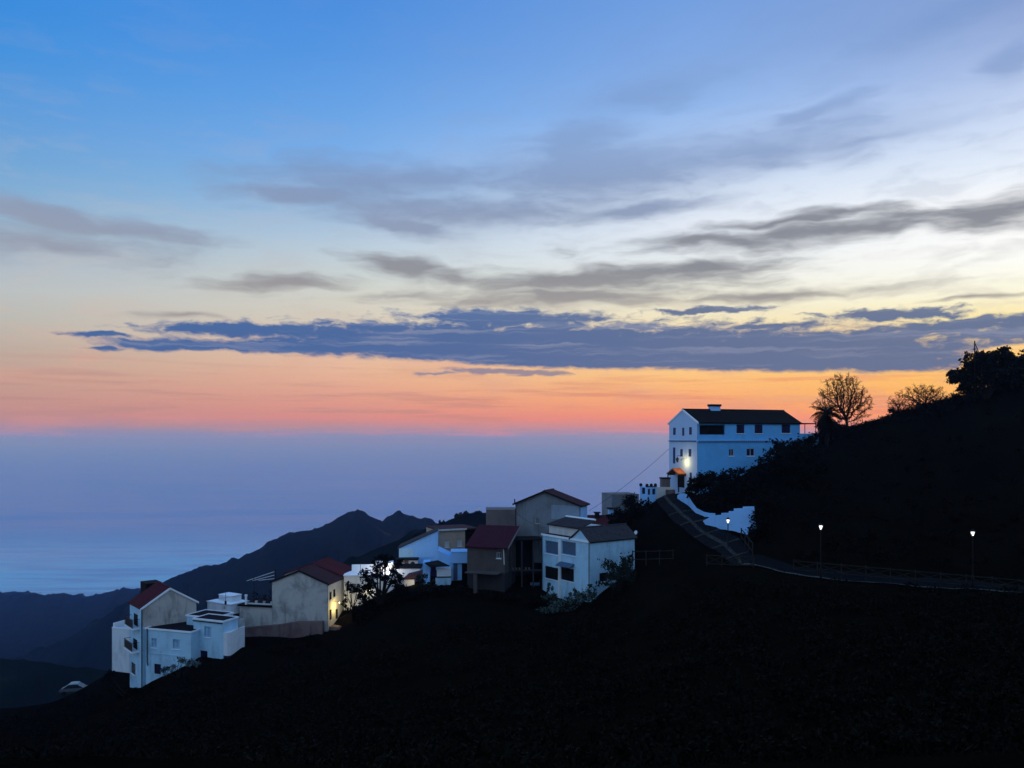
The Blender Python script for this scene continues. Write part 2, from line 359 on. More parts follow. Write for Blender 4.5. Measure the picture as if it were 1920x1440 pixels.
# ------------------------------------------------------------------ far hills: two coastal ridges and a nearer spur
RA = [(-400,1300),(-100,1275),(55,1230),(130,1195),(180,1166),(240,1128),(272,1104),(304,1093),(336,1079),(364,1067),(396,1066),(421,1056),(442,1052),(460,1043),(495,1024),(523,1008),(541,999),(598,990),(622,978),(640,966),(651,961),(665,959),(686,967),(718,976),(735,966),(750,961),(771,967),(821,982),(900,1000),(1100,1040),(1400,1060),(1900,1080),(2400,1090)]
RB = [(-400,1108),(0,1112),(17,1117),(64,1115.6),(97,1117),(120,1111),(139,1118),(160,1122),(180,1117),(200,1111),(234,1106),(252,1106),(300,1108),(420,1112),(600,1118),(1000,1125),(2400,1128)]
RC = [(-600,1300),(-50,1232),(60,1240),(220,1262),(330,1262),(400,1230),(520,1120),(640,1060),(780,998),(821,983),(842,974),(863,967),(880,964),(899,962.5),(913,963.5),(980,975),(1100,990),(1300,1010),(1600,1030),(2400,1080)]
ncol = 620
s = np.linspace(-.95, .95, ncol); pxs = CX + F * s
def ridge(tab): a = np.array(tab); return np.interp(pxs, a[:, 0], a[:, 1])
yA, yB, yC = ridge(RA), ridge(RB), ridge(RC)
rowsY = np.unique(np.r_[np.geomspace(190, 330, 26), np.linspace(300, 420, 24), np.geomspace(420, 1000, 50), np.linspace(1000, 1220, 60), np.linspace(1225, 1800, 50), np.linspace(1805, 2000, 30), np.linspace(2010, 2450, 24)])
Sg, Yg = np.meshgrid(s, rowsY); Xg = Sg * Yg
DA = 1100 + 60 * fbm(Sg * 3, Sg * 0, 3, 5); DB = 1900 + 50 * fbm(Sg * 4, Sg * 0, 3, 9); DC = 360.
def crest(yr, D, kf, kb, soft): 
    z = (HZ - yr)[None] / F * D; dy = Yg - D
    return z - (np.sqrt(dy * dy + soft * soft) - soft) * np.where(dy < 0, kf, kb)
ZA = crest(yA, DA, .42, .5, 4); ZB = crest(yB, DB, .22, .3, 6); ZC = crest(yC, DC, .40, .6, 6)
gul = fbm(Xg / 160, Yg / 160, 5, 21)
ZA = ZA + gul * 60 * np.clip(np.abs(Yg - DA) / 160, 0, 1); ZB = ZB + gul * 50 * np.clip(np.abs(Yg - DB) / 180, 0, 1); ZC = ZC + gul * 14 * np.clip(np.abs(Yg - DC) / 60, 0, 1)
floor_ = np.interp(Yg, [180, 260, 600, 1200, 2000, 2320, 2500], [-75, -125, -250, -345, -425, -446, -470]) + gul * 20
ZF = np.maximum(np.maximum(ZA, ZB), np.maximum(ZC, floor_))
ZF = ZF + fbm(Xg / 9, Yg / 9, 3, 33) * np.interp(Yg, [180, 400, 1200, 2000], [2.0, 2.6, 5.0, 5.5]) 
bumps = np.clip(vnoise(Xg / 9 + 7, Yg / 30, 55) - .62, 0, 1) * np.interp(Yg, [180, 400, 1200, 2000], [6, 8, 18, 20]); ZF = ZF + bumps
ZF = np.where(Yg < 230, np.minimum(ZF, ground(np.clip(Xg, -115, 118), np.clip(Yg, 0, 203), False) - 12 - (Yg - 190) * .3), ZF)
nr = len(rowsY)
m, g, b = mat('coastal_scrub_hills'); v = co(g)
c1 = g.mix(g.rng(g.noise(v, .012, 7, .7), .35, .68), (.0025, .004, .004), (.008, .011, .009)); c1 = g.mix(g.rng(g.noise(v, .05, 4), .62, .75, 0, .6), c1, (.024, .024, .02))
g.l.new(c1, b.inputs['Base Color']); b.inputs['Roughness'].default_value = 1; b.inputs['Specular IOR Level'].default_value = 0.
tag(pyobj('hills', np.c_[Xg.ravel(), Yg.ravel(), ZF.ravel()].tolist(), [(j*ncol+i, j*ncol+i+1, (j+1)*ncol+i+1, (j+1)*ncol+i) for j in range(nr-1) for i in range(ncol-1)], m, smooth=True), kind='structure')
def hillz(px, Y):
    i = int(np.clip(np.searchsorted(pxs, px), 0, ncol - 1)); return float(np.interp(Y, rowsY, ZF[:, i]))
# pale dirt track scarring the ridge
trk, trf = [], []
def on_hill(px, py):                          # where the sight line at this pixel meets the ridge
    i = int(np.clip(np.searchsorted(pxs, px), 0, ncol - 1)); zz = ZF[:, i]; pyv = HZ - zz / rowsY * F
    k = np.where((rowsY > 600) & (pyv < py))[0]; k = k[0] if len(k) else int(np.argmin(abs(rowsY - 1090)))
    return float(rowsY[k])
for k, (px, py, w) in enumerate([(668,969,3),(680,978,3),(694,985,4),(704,991,5),(712,998,7),(722,1004,8),(731,1010,8)]):
    Y = on_hill(px, py)
    for sg in (-1, 1):
        q = px + sg * w * random.uniform(.15, .6); trk.append(((q - CX) / F * Y, Y - 2, hillz(q, Y) + 3.0))
    if k: trf.append((2*k-2, 2*k-1, 2*k+1, 2*k))
tag(pyobj('track', trk, trf, plain('pale_track_earth', (.05, .045, .042), 1., 0, .7)), kind='structure')

# ------------------------------------------------------------------ sea
m, g, b = mat('evening_sea'); v = co(g)
mp = g.new('ShaderNodeMapping'); g.l.new(v, mp.inputs[0]); mp.inputs['Scale'].default_value = (.0004, .0016, 1)
f = g.noise(mp.outputs[0], 1., 6, .62, .4)
mp2 = g.new('ShaderNodeMapping'); g.l.new(v, mp2.inputs[0]); mp2.inputs['Scale'].default_value = (.002, .012, 1)
f2 = g.noise(mp2.outputs[0], 1., 5, .6)
sy = g.new('ShaderNodeSeparateXYZ'); g.l.new(v, sy.inputs[0])
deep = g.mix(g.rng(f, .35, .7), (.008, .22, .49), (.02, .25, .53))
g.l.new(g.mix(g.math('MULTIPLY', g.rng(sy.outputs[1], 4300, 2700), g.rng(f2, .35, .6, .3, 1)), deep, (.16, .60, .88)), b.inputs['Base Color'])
g.l.new(g.math('ADD', g.rng(f, .35, .7, .28, .34), g.rng(f2, .45, .7, 0, .05)), b.inputs['Roughness']); b.inputs['IOR'].default_value = 1.38
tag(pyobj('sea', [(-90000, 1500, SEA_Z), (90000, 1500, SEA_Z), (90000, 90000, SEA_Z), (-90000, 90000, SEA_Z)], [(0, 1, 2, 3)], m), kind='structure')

# ------------------------------------------------------------------ haze
hz = bmesh.new(); box(hz, -95000, 95000, -3000, 95000, SEA_Z - 60, 32)
m = bpy.data.materials.new('air_haze'); m.use_nodes = True; g = NT(m.node_tree); g.n.remove(g.n['Principled BSDF'])
pv = g.new('ShaderNodeVolumePrincipled'); pv.inputs['Color'].default_value = (.23, .47, 1, 1); pv.inputs['Absorption Color'].default_value = (1, 1, 1, 1); pv.inputs['Density'].default_value = 1.65e-4; pv.inputs['Anisotropy'].default_value = .84
g.l.new(pv.outputs[0], g.n['Material Output'].inputs['Volume'])
tag(obj('haze', hz, m), kind='stuff')

# ------------------------------------------------------------------ building kit
class House:
    """Corner at column px / distance Y; local x runs along the right-hand face, local y along the left-hand face."""
    def __init__(s, name, label, cat, px, Y, th, zb, group=None):
        s.C = Vector(((px - CX) / F * Y, Y)); s.th = R_(th); s.zb = zb
        s.u = Vector((math.cos(s.th), math.sin(s.th))); s.v = Vector((-s.u.y, s.u.x))
        s.root = thing(name, label, cat, (s.C.x, s.C.y, zb), s.th, group)
    def lx(s, px, y=0.):                       # local x on the plane y=const seen at column px
        k = (px - CX) / F; o = s.C + s.v * y; return (k * o.y - o.x) / (s.u.x - k * s.u.y)
    def ly(s, px, x=0.):
        k = (px - CX) / F; o = s.C + s.u * x; return (k * o.y - o.x) / (s.v.x - k * s.v.y)
    def Yat(s, x, y): return (s.C + s.u * x + s.v * y).y
    def z(s, py, x=0., y=0.): return ZP(py, s.Yat(x, y)) - s.zb
    def rR(s, x0, y0, x1, y1, pl=0.):          # photo rectangle -> (a0,a1,z0,z1) on right face
        a0, a1 = s.lx(x0, pl), s.lx(x1, pl); c = (a0 + a1) / 2; return (a0, a1, s.z(y1, c, pl), s.z(y0, c, pl))
    def rL(s, x0, y0, x1, y1, pl=0.):
        a1, a0 = s.ly(x0, pl), s.ly(x1, pl); c = (a0 + a1) / 2; return (a0, a1, s.z(y1, pl, c), s.z(y0, pl, c))
    # faces with real openings
    def face(s, bm, side, a1, z1, holes, a0=0., z0=0., pl=0., dep=.2, gable=None):
        P = (lambda a, d, z: (a, pl + d, z)) if side == 'R' else (lambda a, d, z: (pl + d, a, z))
        hs = [(max(h[0], a0 + .02), min(h[1], a1 - .02), max(h[2], z0 + .01), min(h[3], z1 - .02)) for h in holes]
        xs = sorted({a0, a1, *[q for h in hs for q in h[:2]]}); zs = sorted({z0, z1, *[q for h in hs for q in h[2:]]})
        for i in range(len(xs) - 1):
            for j in range(len(zs) - 1):
                cx, cz = (xs[i] + xs[i+1]) / 2, (zs[j] + zs[j+1]) / 2
                if any(h[0] < cx < h[1] and h[2] < cz < h[3] for h in hs): continue
                bm.faces.new([bm.verts.new(P(*q)) for q in ((xs[i],0,zs[j]),(xs[i+1],0,zs[j]),(xs[i+1],0,zs[j+1]),(xs[i],0,zs[j+1]))])
        for h in hs:
            c = [(h[0],h[2]),(h[1],h[2]),(h[1],h[3]),(h[0],h[3])]
            for k in range(4):
                p, q = c[k], c[(k+1) % 4]
                bm.faces.new([bm.verts.new(P(*w)) for w in ((p[0],0,p[1]),(q[0],0,q[1]),(q[0],dep,q[1]),(p[0],dep,p[1]))])
        if gable:
            bm.faces.new([bm.verts.new(P(*w)) for w in ((a0,0,z1),(a1,0,z1),(gable[0],0,gable[1]))])
    def quad(s, bm, *pts): bm.faces.new([bm.verts.new(p) for p in pts])
    def walls(s, m, R, L, h, hR=(), hL=(), gR=None, gL=None, x0=0., y0=0., z0=0., name='wall'):
        bm = bmesh.new()
        s.face(bm, 'R', x0 + R, h, hR, x0, z0, y0, gable=gR); s.face(bm, 'L', y0 + L, h, hL, y0, z0, x0, gable=gL)
        X, Y = x0 + R, y0 + L
        s.quad(bm, (X,y0,z0),(X,Y,z0),(X,Y,h),(X,y0,h)); s.quad(bm, (x0,Y,z0),(X,Y,z0),(X,Y,h),(x0,Y,h))
        if gL: s.quad(bm, (X,y0,h),(X,Y,h),(X,gL[0],gL[1]))
        if gR: s.quad(bm, (x0,Y,h),(X,Y,h),(gR[0],Y,gR[1]))
        if not gL and not gR: s.quad(bm, (x0,y0,h-.02),(X,y0,h-.02),(X,Y,h-.02),(x0,Y,h-.02))
        bmesh.ops.remove_doubles(bm, verts=bm.verts, dist=.0005)
        return obj(name, bm, m, s.root)
    def window(s, side, r, pane='glass', frame='dark', pl=0., name='window', bars=1, sill=True, fw=.05, dep=.13):
        a0, a1, z0, z1 = r
        P = (lambda bm, p, q, e0, e1, c, d: box(bm, p, q, pl + e0, pl + e1, c, d)) if side == 'R' else (lambda bm, p, q, e0, e1, c, d: box(bm, pl + e0, pl + e1, p, q, c, d))
        bm = bmesh.new(); e0, e1 = dep - .04, dep + .03
        P(bm, a0, a0+fw, e0, e1, z0, z1); P(bm, a1-fw, a1, e0, e1, z0, z1); P(bm, a0+fw, a1-fw, e0, e1, z0, z0+fw); P(bm, a0+fw, a1-fw, e0, e1, z1-fw, z1)
        for k in range(bars):
            c = a0 + (a1 - a0) * (k + 1) / (bars + 1); P(bm, c - fw*.4, c + fw*.4, e0 + .005, e1 - .005, z0+fw, z1-fw)
        w = obj(name, bm, M[frame], s.root)
        bm = bmesh.new(); P(bm, a0 + .01, a1 - .01, dep + .01, dep + .02, z0 + .01, z1 - .01)
        obj('shutter' if 'shut' in pane else 'pane', bm, M[pane], w)
        if sill:
            bm = bmesh.new(); P(bm, a0 - .06, a1 + .06, -.07, .1, z0 - .07, z0 - .003); obj('sill', bm, M['rim'], w)
        return w
    def door(s, side, r, m='dark', pl=0., dep=.12):
        a0, a1, z0, z1 = r; bm = bmesh.new()
        P = (lambda p, q, e0, e1, c, d: box(bm, p, q, pl + e0, pl + e1, c, d)) if side == 'R' else (lambda p, q, e0, e1, c, d: box(bm, pl + e0, pl + e1, p, q, c, d))
        P(a0 + .01, a1 - .01, dep, dep + .05, z0 + .01, z1 - .01); n = 2
        for k in range(n):
            c0 = z0 + (z1 - z0) * (.08 + .46 * k); P(a0 + .15*(a1-a0), a1 - .15*(a1-a0), dep - .02, dep - .001, c0, c0 + (z1 - z0) * .36)
        return obj('door', bm, M[m], s.root)
    def flat(s, R, L, h, x0=0., y0=0., roof='flat', rim='rim', th=.17, over=.09, name='roof'):
        bm = bmesh.new(); box(bm, x0 + .03, x0 + R - .03, y0 + .03, y0 + L - .03, h - .015, h + .1)
        rf = obj(name, bm, M[roof], s.root)
        bm = bmesh.new(); o = over
        X, Y = x0 + R, y0 + L
        box(bm, x0-o, X+o, y0-o, y0+.03, h, h+th); box(bm, x0-o, X+o, Y-.03, Y+o, h, h+th); box(bm, x0-o, x0+.03, y0+.03, Y-.03, h, h+th); box(bm, X-.03, X+o, y0+.03, Y-.03, h, h+th)
        obj('parapet', bm, M[rim], rf); return rf
    def slope(s, bm, e0, e1, r0, r1, th=.14, pitch=.3, amp=.055):
        e0, e1, r0, r1 = map(Vector, (e0, e1, r0, r1)); W = (e1 - e0).length; nC = max(4, int(W / pitch) * 4)
        nrm = (e1 - e0).cross(r0 - e0).normalized(); nrm = nrm if nrm.z > 0 else -nrm
        top = []; nR = 5
        for i in range(nC + 1):
            t = i / nC; a = e0.lerp(e1, t); bq = r0.lerp(r1, t); off = nrm * (amp * abs(math.sin(math.pi * t * W / pitch)))
            top.append([bm.verts.new(a.lerp(bq, k / nR) + off) for k in range(nR + 1)])
        for i in range(nC):
            for k in range(nR): bm.faces.new((top[i][k], top[i+1][k], top[i+1][k+1], top[i][k+1]))
        lo = [bm.verts.new(p - nrm * th) for p in (e0, e1, r1, r0)]; bm.faces.new(lo[::-1])
        bm.faces.new([lo[0], lo[1]] + [top[i][0] for i in range(nC, -1, -1)]); bm.faces.new([lo[2], lo[3]] + [top[i][nR] for i in range(nC + 1)])
        bm.faces.new([lo[3], lo[0]] + top[0]); bm.faces.new([lo[1], lo[2]] + top[nC][::-1])
    def gable(s, axis, R, L, h, ha, over=.25, ov=.2, m='redtile', x0=0., y0=0., rim=None, mid=.5):
        bm = bmesh.new()
        if axis == 'u':
            c = y0 + L * mid; sl0 = (ha - h) / (L * mid); sl1 = (ha - h) / (L * (1 - mid))
            a, e = x0 - ov, x0 + R + ov
            s.slope(bm, (a,y0-over,h-sl0*over+.05),(e,y0-over,h-sl0*over+.05),(a,c,ha+.05),(e,c,ha+.05))
            s.slope(bm, (a,y0+L+over,h-sl1*over+.05),(e,y0+L+over,h-sl1*over+.05),(a,c,ha+.05),(e,c,ha+.05))
        else:
            c = x0 + R * mid; sl0 = (ha - h) / (R * mid); sl1 = (ha - h) / (R * (1 - mid)); a, e = y0 - ov, y0 + L + ov
            s.slope(bm, (x0-over,a,h-sl0*over+.05),(x0-over,e,h-sl0*over+.05),(c,a,ha+.05),(c,e,ha+.05))
            s.slope(bm, (x0+R+over,a,h-sl1*over+.05),(x0+R+over,e,h-sl1*over+.05),(c,a,ha+.05),(c,e,ha+.05))
        rf = obj('roof', bm, M[m], s.root)
        bm = bmesh.new()
        tube(bm, [(a, c, ha + .08), (e, c, ha + .08)] if axis == 'u' else [(c, a, ha + .08), (c, e, ha + .08)], .1, 8)
        obj('ridge_tiles', bm, M[m], rf)
        if rim:
            bm = bmesh.new()
            if axis == 'u':
                for q0, q1, sl in ((y0-over, c, sl0), (y0+L+over, c, sl1)):
                    prism(bm, [(x0-ov-.03, q0, h-sl*over+.1), (x0-ov-.03, q1, ha+.1), (x0-ov-.03, q1, ha-.12), (x0-ov-.03, q0, h-sl*over-.12)], (.14, 0, 0))
            else:
                for q0, q1, sl in ((x0-over, c, sl0), (x0+R+over, c, sl1)):
                    prism(bm, [(q0, y0-ov-.03, h-sl*over+.1), (q1, y0-ov-.03, ha+.1), (q1, y0-ov-.03, ha-.12), (q0, y0-ov-.03, h-sl*over-.12)], (0, .14, 0))
            obj('verge', bm, M[rim], rf)
        return rf
    def part(s, name, m, *boxes, parent=None, bev=0):
        bm = bmesh.new()
        for b_ in boxes: (bevbox(bm, *b_, bev) if bev else box(bm, *b_))
        return obj(name, bm, M[m], parent or s.root)
    def tubes(s, name, m, lines, r, parent=None):
        bm = bmesh.new()
        for l in lines: tube(bm, l, r, 6)
        return obj(name, bm, M[m], parent or s.root)
def point_light(name, p, e, col, rad=.08):
    l = bpy.data.lights.new(name, 'POINT'); l.energy = e; l.color = col; l.shadow_soft_size = rad
    o = bpy.data.objects.new(name, l); COL.objects.link(o); o.location = p; return o

# ================================================================== VILLAGE
# --- tall gabled house at the left end
h = House('gabled_house', 'tall narrow house with red tiled roof and two balconies, lowest at the village end', 'house', 267, 90, 40, ZP(1310, 90))
R, L = h.lx(368), 4.6; e = h.z(1140); ap = h.z(1103, R/2)
wl = [h.rL(252, 1151, 259.5, 1173), h.rL(251, 1198, 258.5, 1216), h.rL(248, 1243, 255, 1263)]
h.walls(M['grey'], R, L, e, hL=(), gR=(R/2, ap))
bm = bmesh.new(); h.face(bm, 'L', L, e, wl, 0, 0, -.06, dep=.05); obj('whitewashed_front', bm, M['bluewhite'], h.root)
h.gable('v', R, L, e, ap, m='redtile', rim='rim', ov=.12)
for q in wl[:2]:
    d = h.door('L', q, 'dark', pl=-.19)
    a0, a1, z0, z1 = q
    bl = h.part('balcony', 'rim', (-.85, -.02, a0 - .75, a1 + .9, z0 - .16, z0))
    bm = bmesh.new()
    for k in range(15):
        yy = a0 - .7 + (a1 - a0 + 1.55) * k / 14; tube(bm, [(-.8, yy, z0), (-.8, yy, z0 + .95)], .018, 5)
    tube(bm, [(-.8, a0 - .72, z0 + .97), (-.8, a1 + .87, z0 + .97)], .03, 6); tube(bm, [(-.8, a0 - .72, z0 + .97), (-.03, a0 - .72, z0 + .97)], .03, 6); tube(bm, [(-.8, a1 + .87, z0 + .97), (-.03, a1 + .87, z0 + .97)], .03, 6)
    obj('railing', bm, M['metal'], bl)
    h.part('screen', 'concrete', (-.77, -.75, a0 - .6, a1 + .7, z0 + .05, z0 + .85), parent=bl)
h.window('L', wl[2], 'glass', 'dark', pl=-.165)
h.part('lower_wall', 'bluewhite', (-.002, .7, -.03, -.002, 0, h.z(1177)))
h.part('rear_wing', 'darktile', (R*.30, R*.60, L + .15, L + 2.4, ap - 2.6, ap - .02))
h.tubes('drainpipe', 'metal', [[(-.1, -.12, e - .1), (-.1, -.12, .8)]], .05)
# terrace block left of it
h2 = House('terrace_wall', 'white walled terrace block jutting out left of the balconied house', 'wall', 243, 93.5, 70, ZP(1262, 93.5))
R, L = 2.8, h2.ly(210); e = h2.z(1181)
h2.walls(M['white'], R, L, e)
h2.part('parapet', 'rim', (-.02, .18, 0, L + .02, e + .002, e + .12), (.18, R, L - .16, L + .02, e + .002, e + .55), (R - .2, R, 0, L - .17, e + .002, e + .75))
# --- flat-roofed annex in front
h = House('flat_roofed_house', 'pale blue-white house with low dark flat roof, two shuttered windows and a dark cellar door', 'house', 358, 88, 72, ZP(1300, 88))
L, R = h.ly(273.5), 4.2; e = h.z(1187)
wn = [h.rL(284, 1197, 294, 1214.5), h.rL(324, 1199, 337, 1217)]; dr = h.rL(289, 1245, 301.5, 1264)
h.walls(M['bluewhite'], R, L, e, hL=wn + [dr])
h.flat(R, L, e)
for q in wn: h.window('L', q, 'paleshut', 'paleshut')
h.window('L', dr, 'darkshut', 'dark', sill=False, name='cellar_door')
h.tubes('drainpipe', 'dark', [[(-.1, L - .25, e + .1), (-.1, L - .25, h.z(1240, 0, L)), (-.25, L - .5, h.z(1246, 0, L))]], .06)
h.part('ledge', 'bluewhite', (-.05, -.002, .02, L - .5, h.z(1233), h.z(1231)))
# --- second flat block
h = House('flat_roofed_house', 'blue-white square block with dark flat roof, one shuttered window and a rounded buttress', 'house', 418.5, 88, 68, ZP(1275, 88))
L, R = h.ly(363), h.lx(446); e = h.z(1167)
w1 = h.rL(383, 1175, 396, 1195); d1 = h.rL(375, 1220, 389, 1240)
h.walls(M['bluewhite'], R, L, e, hL=[w1, d1]); h.flat(R, L, e)
h.window('L', w1, 'paleshut', 'paleshut'); h.door('L', d1, 'darkshut')
bm = bmesh.new(); zb0 = h.z(1222); zt = h.z(1186)
prof = [(.0, -.02), (.0, -.55), (.3, -.75), (1.2, -.95), (2.2, -.95), (2.6, -.7), (2.75, -.02)]
prism(bm, [(x, y, zt - .12 * x * 0 + (.25 if 1 < x < 2.7 else 0)) for x, y in prof], (0, 0, zb0 - zt - .4))
obj('buttress', bm, M['white'], h.root)
h.part('plinth', 'darkshut', (.05, R + .6, -.92, -.06, zb0 - 1.6, zb0 - .42))
h.part('gutter', 'dark', (-.14, -.07, .0, L, e - .16, e - .07))
y0 = 2.4
h.walls(M['bluewhite'], 3.0, 3.9, e - .12, x0=1.3, y0=y0, name='upper_wall'); h.flat(3.0, 3.9, e - .1, 1.3, y0)
# --- low terrace houses behind
h = House('terrace_house', 'low whitewashed terrace house with stepped parapets, behind the flat blue-white blocks', 'house', 432, 97, 58, ZP(1195, 97))
L, R = h.ly(389), h.lx(466); e = h.z(1135)
h.walls(M['white'], R, L, e, hL=[h.rL(419, 1137, 422, 1142)]); h.flat(R, L, e, roof='rim', rim='white', th=.1)
h.part('upper_block', 'white', (1.0, R - .2, L*.25, L*.8, e + .1, e + .75)); h.part('coping', 'rim', (.95, R - .15, L*.25-.05, L*.8+.05, e + .752, e + .83))
h.part('canopy', 'dark', (.3, R + .1, -.5, -.002, h.z(1157), h.z(1153)))
h.part('lower_wall', 'cream', (.6, R + .3, -1.2, -.6, h.z(1190), h.z(1161)))
h.door('R', (R - .9, R - .2, h.z(1177), h.z(1166)), 'shadow', pl=-1.35)
t = thing('antenna_mast', 'thin antenna mast with dark box on the low whitewashed terrace house', 'antenna', PT(423, 1134, 97))
bm = bmesh.new(); tube(bm, [(0, 0, 0), (0, 0, 1.4)], .025, 5); obj('mast', bm, M['metal'], t)
bm = bmesh.new(); bevbox(bm, -.1, .1, -.1, .1, .05, .45, .02); obj('box', bm, M['dark'], t)
# --- dull flat house joined to big gable
h = House('flat_roofed_house', 'drab grey flat-roofed house with a white flue, left of the big stained gable', 'house', 511, 96.6, 78, ZP(1215, 96.6))
L, R = h.ly(449), 4.; e = h.z(1138.5)
h.walls(M['grey'], R, L, e); rf = h.part('roof', 'flat', (-.25, R, -.05, L + .15, e + .002, e + .16))
h.part('kerb', 'cream', (.3, .5, .2, L - .6, e + .165, e + .3), parent=rf)
bm = bmesh.new(); yy = h.ly(460.5); lathe(bm, [(.13, 0), (.13, 1.0), (.18, 1.05), (.18, 1.2), (.1, 1.25)], 10, (.1, yy, e + .1)); obj('flue', bm, M['rim'], h.root)
hd = h
for k, (px, hh) in enumerate(((474, 1.1), (489, .8), (503, 1.4))):
    t = thing('plant_pot', ('pale pot with tall plant beside the white flue', 'low pot with plant, middle one on the drab flat roof', 'pot with tall plant against the big stained gable')[k], 'pot', (*(hd.C + hd.v * hd.ly(px) + hd.u * .8), hd.zb + e + .16), 0, 'pots on the drab flat roof')
    bm = bmesh.new(); lathe(bm, [(.12, 0), (.18, .3), (.2, .34), (.16, .34)], 10); obj('pot', bm, M['cream'], t)
    vs, fs = [], []
    for q in range(70):
        p = Vector((random.gauss(0, .22), random.gauss(0, .22), .35 + random.random() * hh)); a = Vector((random.gauss(0,1), random.gauss(0,1), random.gauss(0,1))).normalized() * .09; bq = a.orthogonal().normalized() * .05
        i = len(vs); vs += [p - a, p - bq, p + a, p + bq]; fs.append((i, i+1, i+2, i+3))
    pyobj('foliage', vs, fs, M['leaf'], t)
# --- big stained gable house
h = House('gabled_house', 'large grey stained gable house with brown tiled roof and lamp-lit yellow side', 'house', 614, 95, 78, ZP(1215, 95))
L, R = h.ly(510), h.lx(640); e = h.z(1094); ap = h.z(1070, 0, L/2)
wn = [h.rR(617, 1110, 620.6, 1124), h.rR(624, 1105, 627.5, 1119)]; dd = [h.rR(617, 1143, 620.8, 1162), h.rR(628.5, 1142, 632.5, 1160)]
h.walls(M['grey'], R, L, e, gL=(L/2, ap))
bm = bmesh.new(); h.face(bm, 'R', R, e, wn + dd, 0, 0, -.06, dep=.05); obj('cream_side', bm, M['cream'], h.root)
h.gable('u', R, L, e, ap, m='browntile', rim='dark', ov=.15)
for q in wn: h.window('R', q, 'glass', 'dark', pl=-.165)
for q in dd: h.door('R', q, 'dark', pl=-.19)
x1 = h.lx(638); zr = h.z(1176); bm = bmesh.new()
box(bm, .3, x1 + .4, -1.4, -.035, zr - 1.2, zr); ter = obj('terrace', bm, M['brown'], h.root)
bm = bmesh.new()
for k in range(12): tube(bm, [(.4 + x1 * k / 12, -1.3, zr), (.4 + x1 * k / 12, -1.3, zr + .95)], .02, 5)
tube(bm, [(.4, -1.3, zr + .97), (.4 + x1, -1.3, zr + .97)], .03, 6); obj('railing', bm, M['metal'], ter)
lx_, lz = h.lx(624.5), h.z(1134.5)
bm = bmesh.new(); tube(bm, [(lx_, -.05, lz + .12), (lx_, -.8, lz + .12)], .02, 5); lp = obj('wall_lamp', bm, M['metal'], h.root)
bm = bmesh.new(); lathe(bm, [(.03, -.06), (.06, 0), (.04, .1)], 10, (lx_, -.8, lz)); obj('bulb', bm, M['lampwarm'], lp)
pw = h.C + h.u * lx_ - h.v * .8; point_light('yellow_wall_light', (pw.x, pw.y, h.zb + lz - .5), 95, (1, .74, .22), .1)
w = House('retaining_wall', 'brown earth-stained retaining wall below the large stained gable', 'wall', 604, 94.3, 78, ZP(1235, 94.3))
L, R = w.ly(452), .55; tz = w.z(1167)
bm = bmesh.new(); pts = [(0, 0, 0), (0, L, 0), (0, L, w.z(1178, 0, L)), (0, L*.55, w.z(1172, 0, L*.55)), (0, L*.3, w.z(1166, 0, L*.3)), (0, 0, tz + .1)]
prism(bm, pts, (R, 0, 0)); obj('wall', bm, M['brown'], w.root)
# frame of bent pipe leaning on the bank
t = thing('pipe_frame', 'bent dark pipe frame lying against the brown retaining wall', 'frame', PT(545, 1212, 92.5))
bm = bmesh.new(); tube(bm, [(-.9, 0, -.4), (-.85, 0, .65), (.25, .1, .95), (1.0, .1, -.4)], .04, 6); obj('pipe', bm, M['metal'], t)
# --- second gable roof behind
h = House('gabled_house', 'house with brighter red tiled roof stepped up behind the large stained gable', 'house', 641, 99, 78, ZP(1150, 99))
L, R = 7.5, h.lx(668); e = h.z(1079); ap = h.z(1057, 0, L/2)
wn = [h.rR(646, 1092, 650, 1106)]
h.walls(M['white'], R, L, e, hR=wn, gL=(L/2, ap)); h.gable('u', R, L, e, ap, m='redtile', rim='redtile', ov=.12)
for q in wn: h.window('R', q)
# slanting clothes poles
t = thing('clothes_poles', 'three pale slanting clothes poles left of the big gable roof', 'poles', PT(513, 1094, 97.5))
for k in range(3):
    bm = bmesh.new(); b0 = PT(463 + 11 * k, 1089 - k*.5, 99) - PT(513, 1094, 97.5); b1 = PT(514, 1072 + 6.5 * k, 97.5) - PT(513, 1094, 97.5)
    tube(bm, [b0, b1], .035, 5); obj('pole', bm, M['rim'], t)
bm = bmesh.new(); tube(bm, [(.12, .3, -.3), (.12, .3, 1.7)], .05, 6); obj('post', bm, M['metal'], t)
bm = bmesh.new(); tube(bm, [(-2.6, .8, .62), (-2.6, .8, -3.5)], .04, 6); obj('post', bm, M['metal'], t)
# --- pale house behind the dark tree
h = House('flat_roofed_house', 'pale flat house with lamp-lit roof terrace, half hidden by the dark tree', 'house', 645, 98.6, 4, ZP(1145, 98.6))
R, L = h.lx(738), 4.5; e = h.z(1080)
wn = [h.rR(661.5, 1094, 674, 1108)]
h.walls(M['white'], R, L, e, hR=wn); h.flat(R, L, e, roof='rim', th=.1)
h.window('R', wn[0], 'blueshut', 'whiteframe')
h.part('terrace_wall', 'rim', (.6, R, 2.6, 2.8, e + .1, e + .95)); h.part('terrace_shed', 'rim', (3.4, R - .3, 2.85, 4.0, e + .1, e + 1.2))
lm = h.tubes('wall_lamp', 'metal', [[(h.lx(692), -.05, h.z(1105)), (h.lx(692), -.35, h.z(1105))]], .025)
bm = bmesh.new(); lathe(bm, [(.06, -.25), (.13, .0), (.1, .06)], 8, (h.lx(692), -.35, h.z(1107))); obj('lantern', bm, M['lampwarm'], lm)
q = h.C + h.u * h.lx(692) - h.v * .55; point_light('lantern_light', (q.x, q.y, h.zb + h.z(1110)), 14, (1, .86, .5), .08)
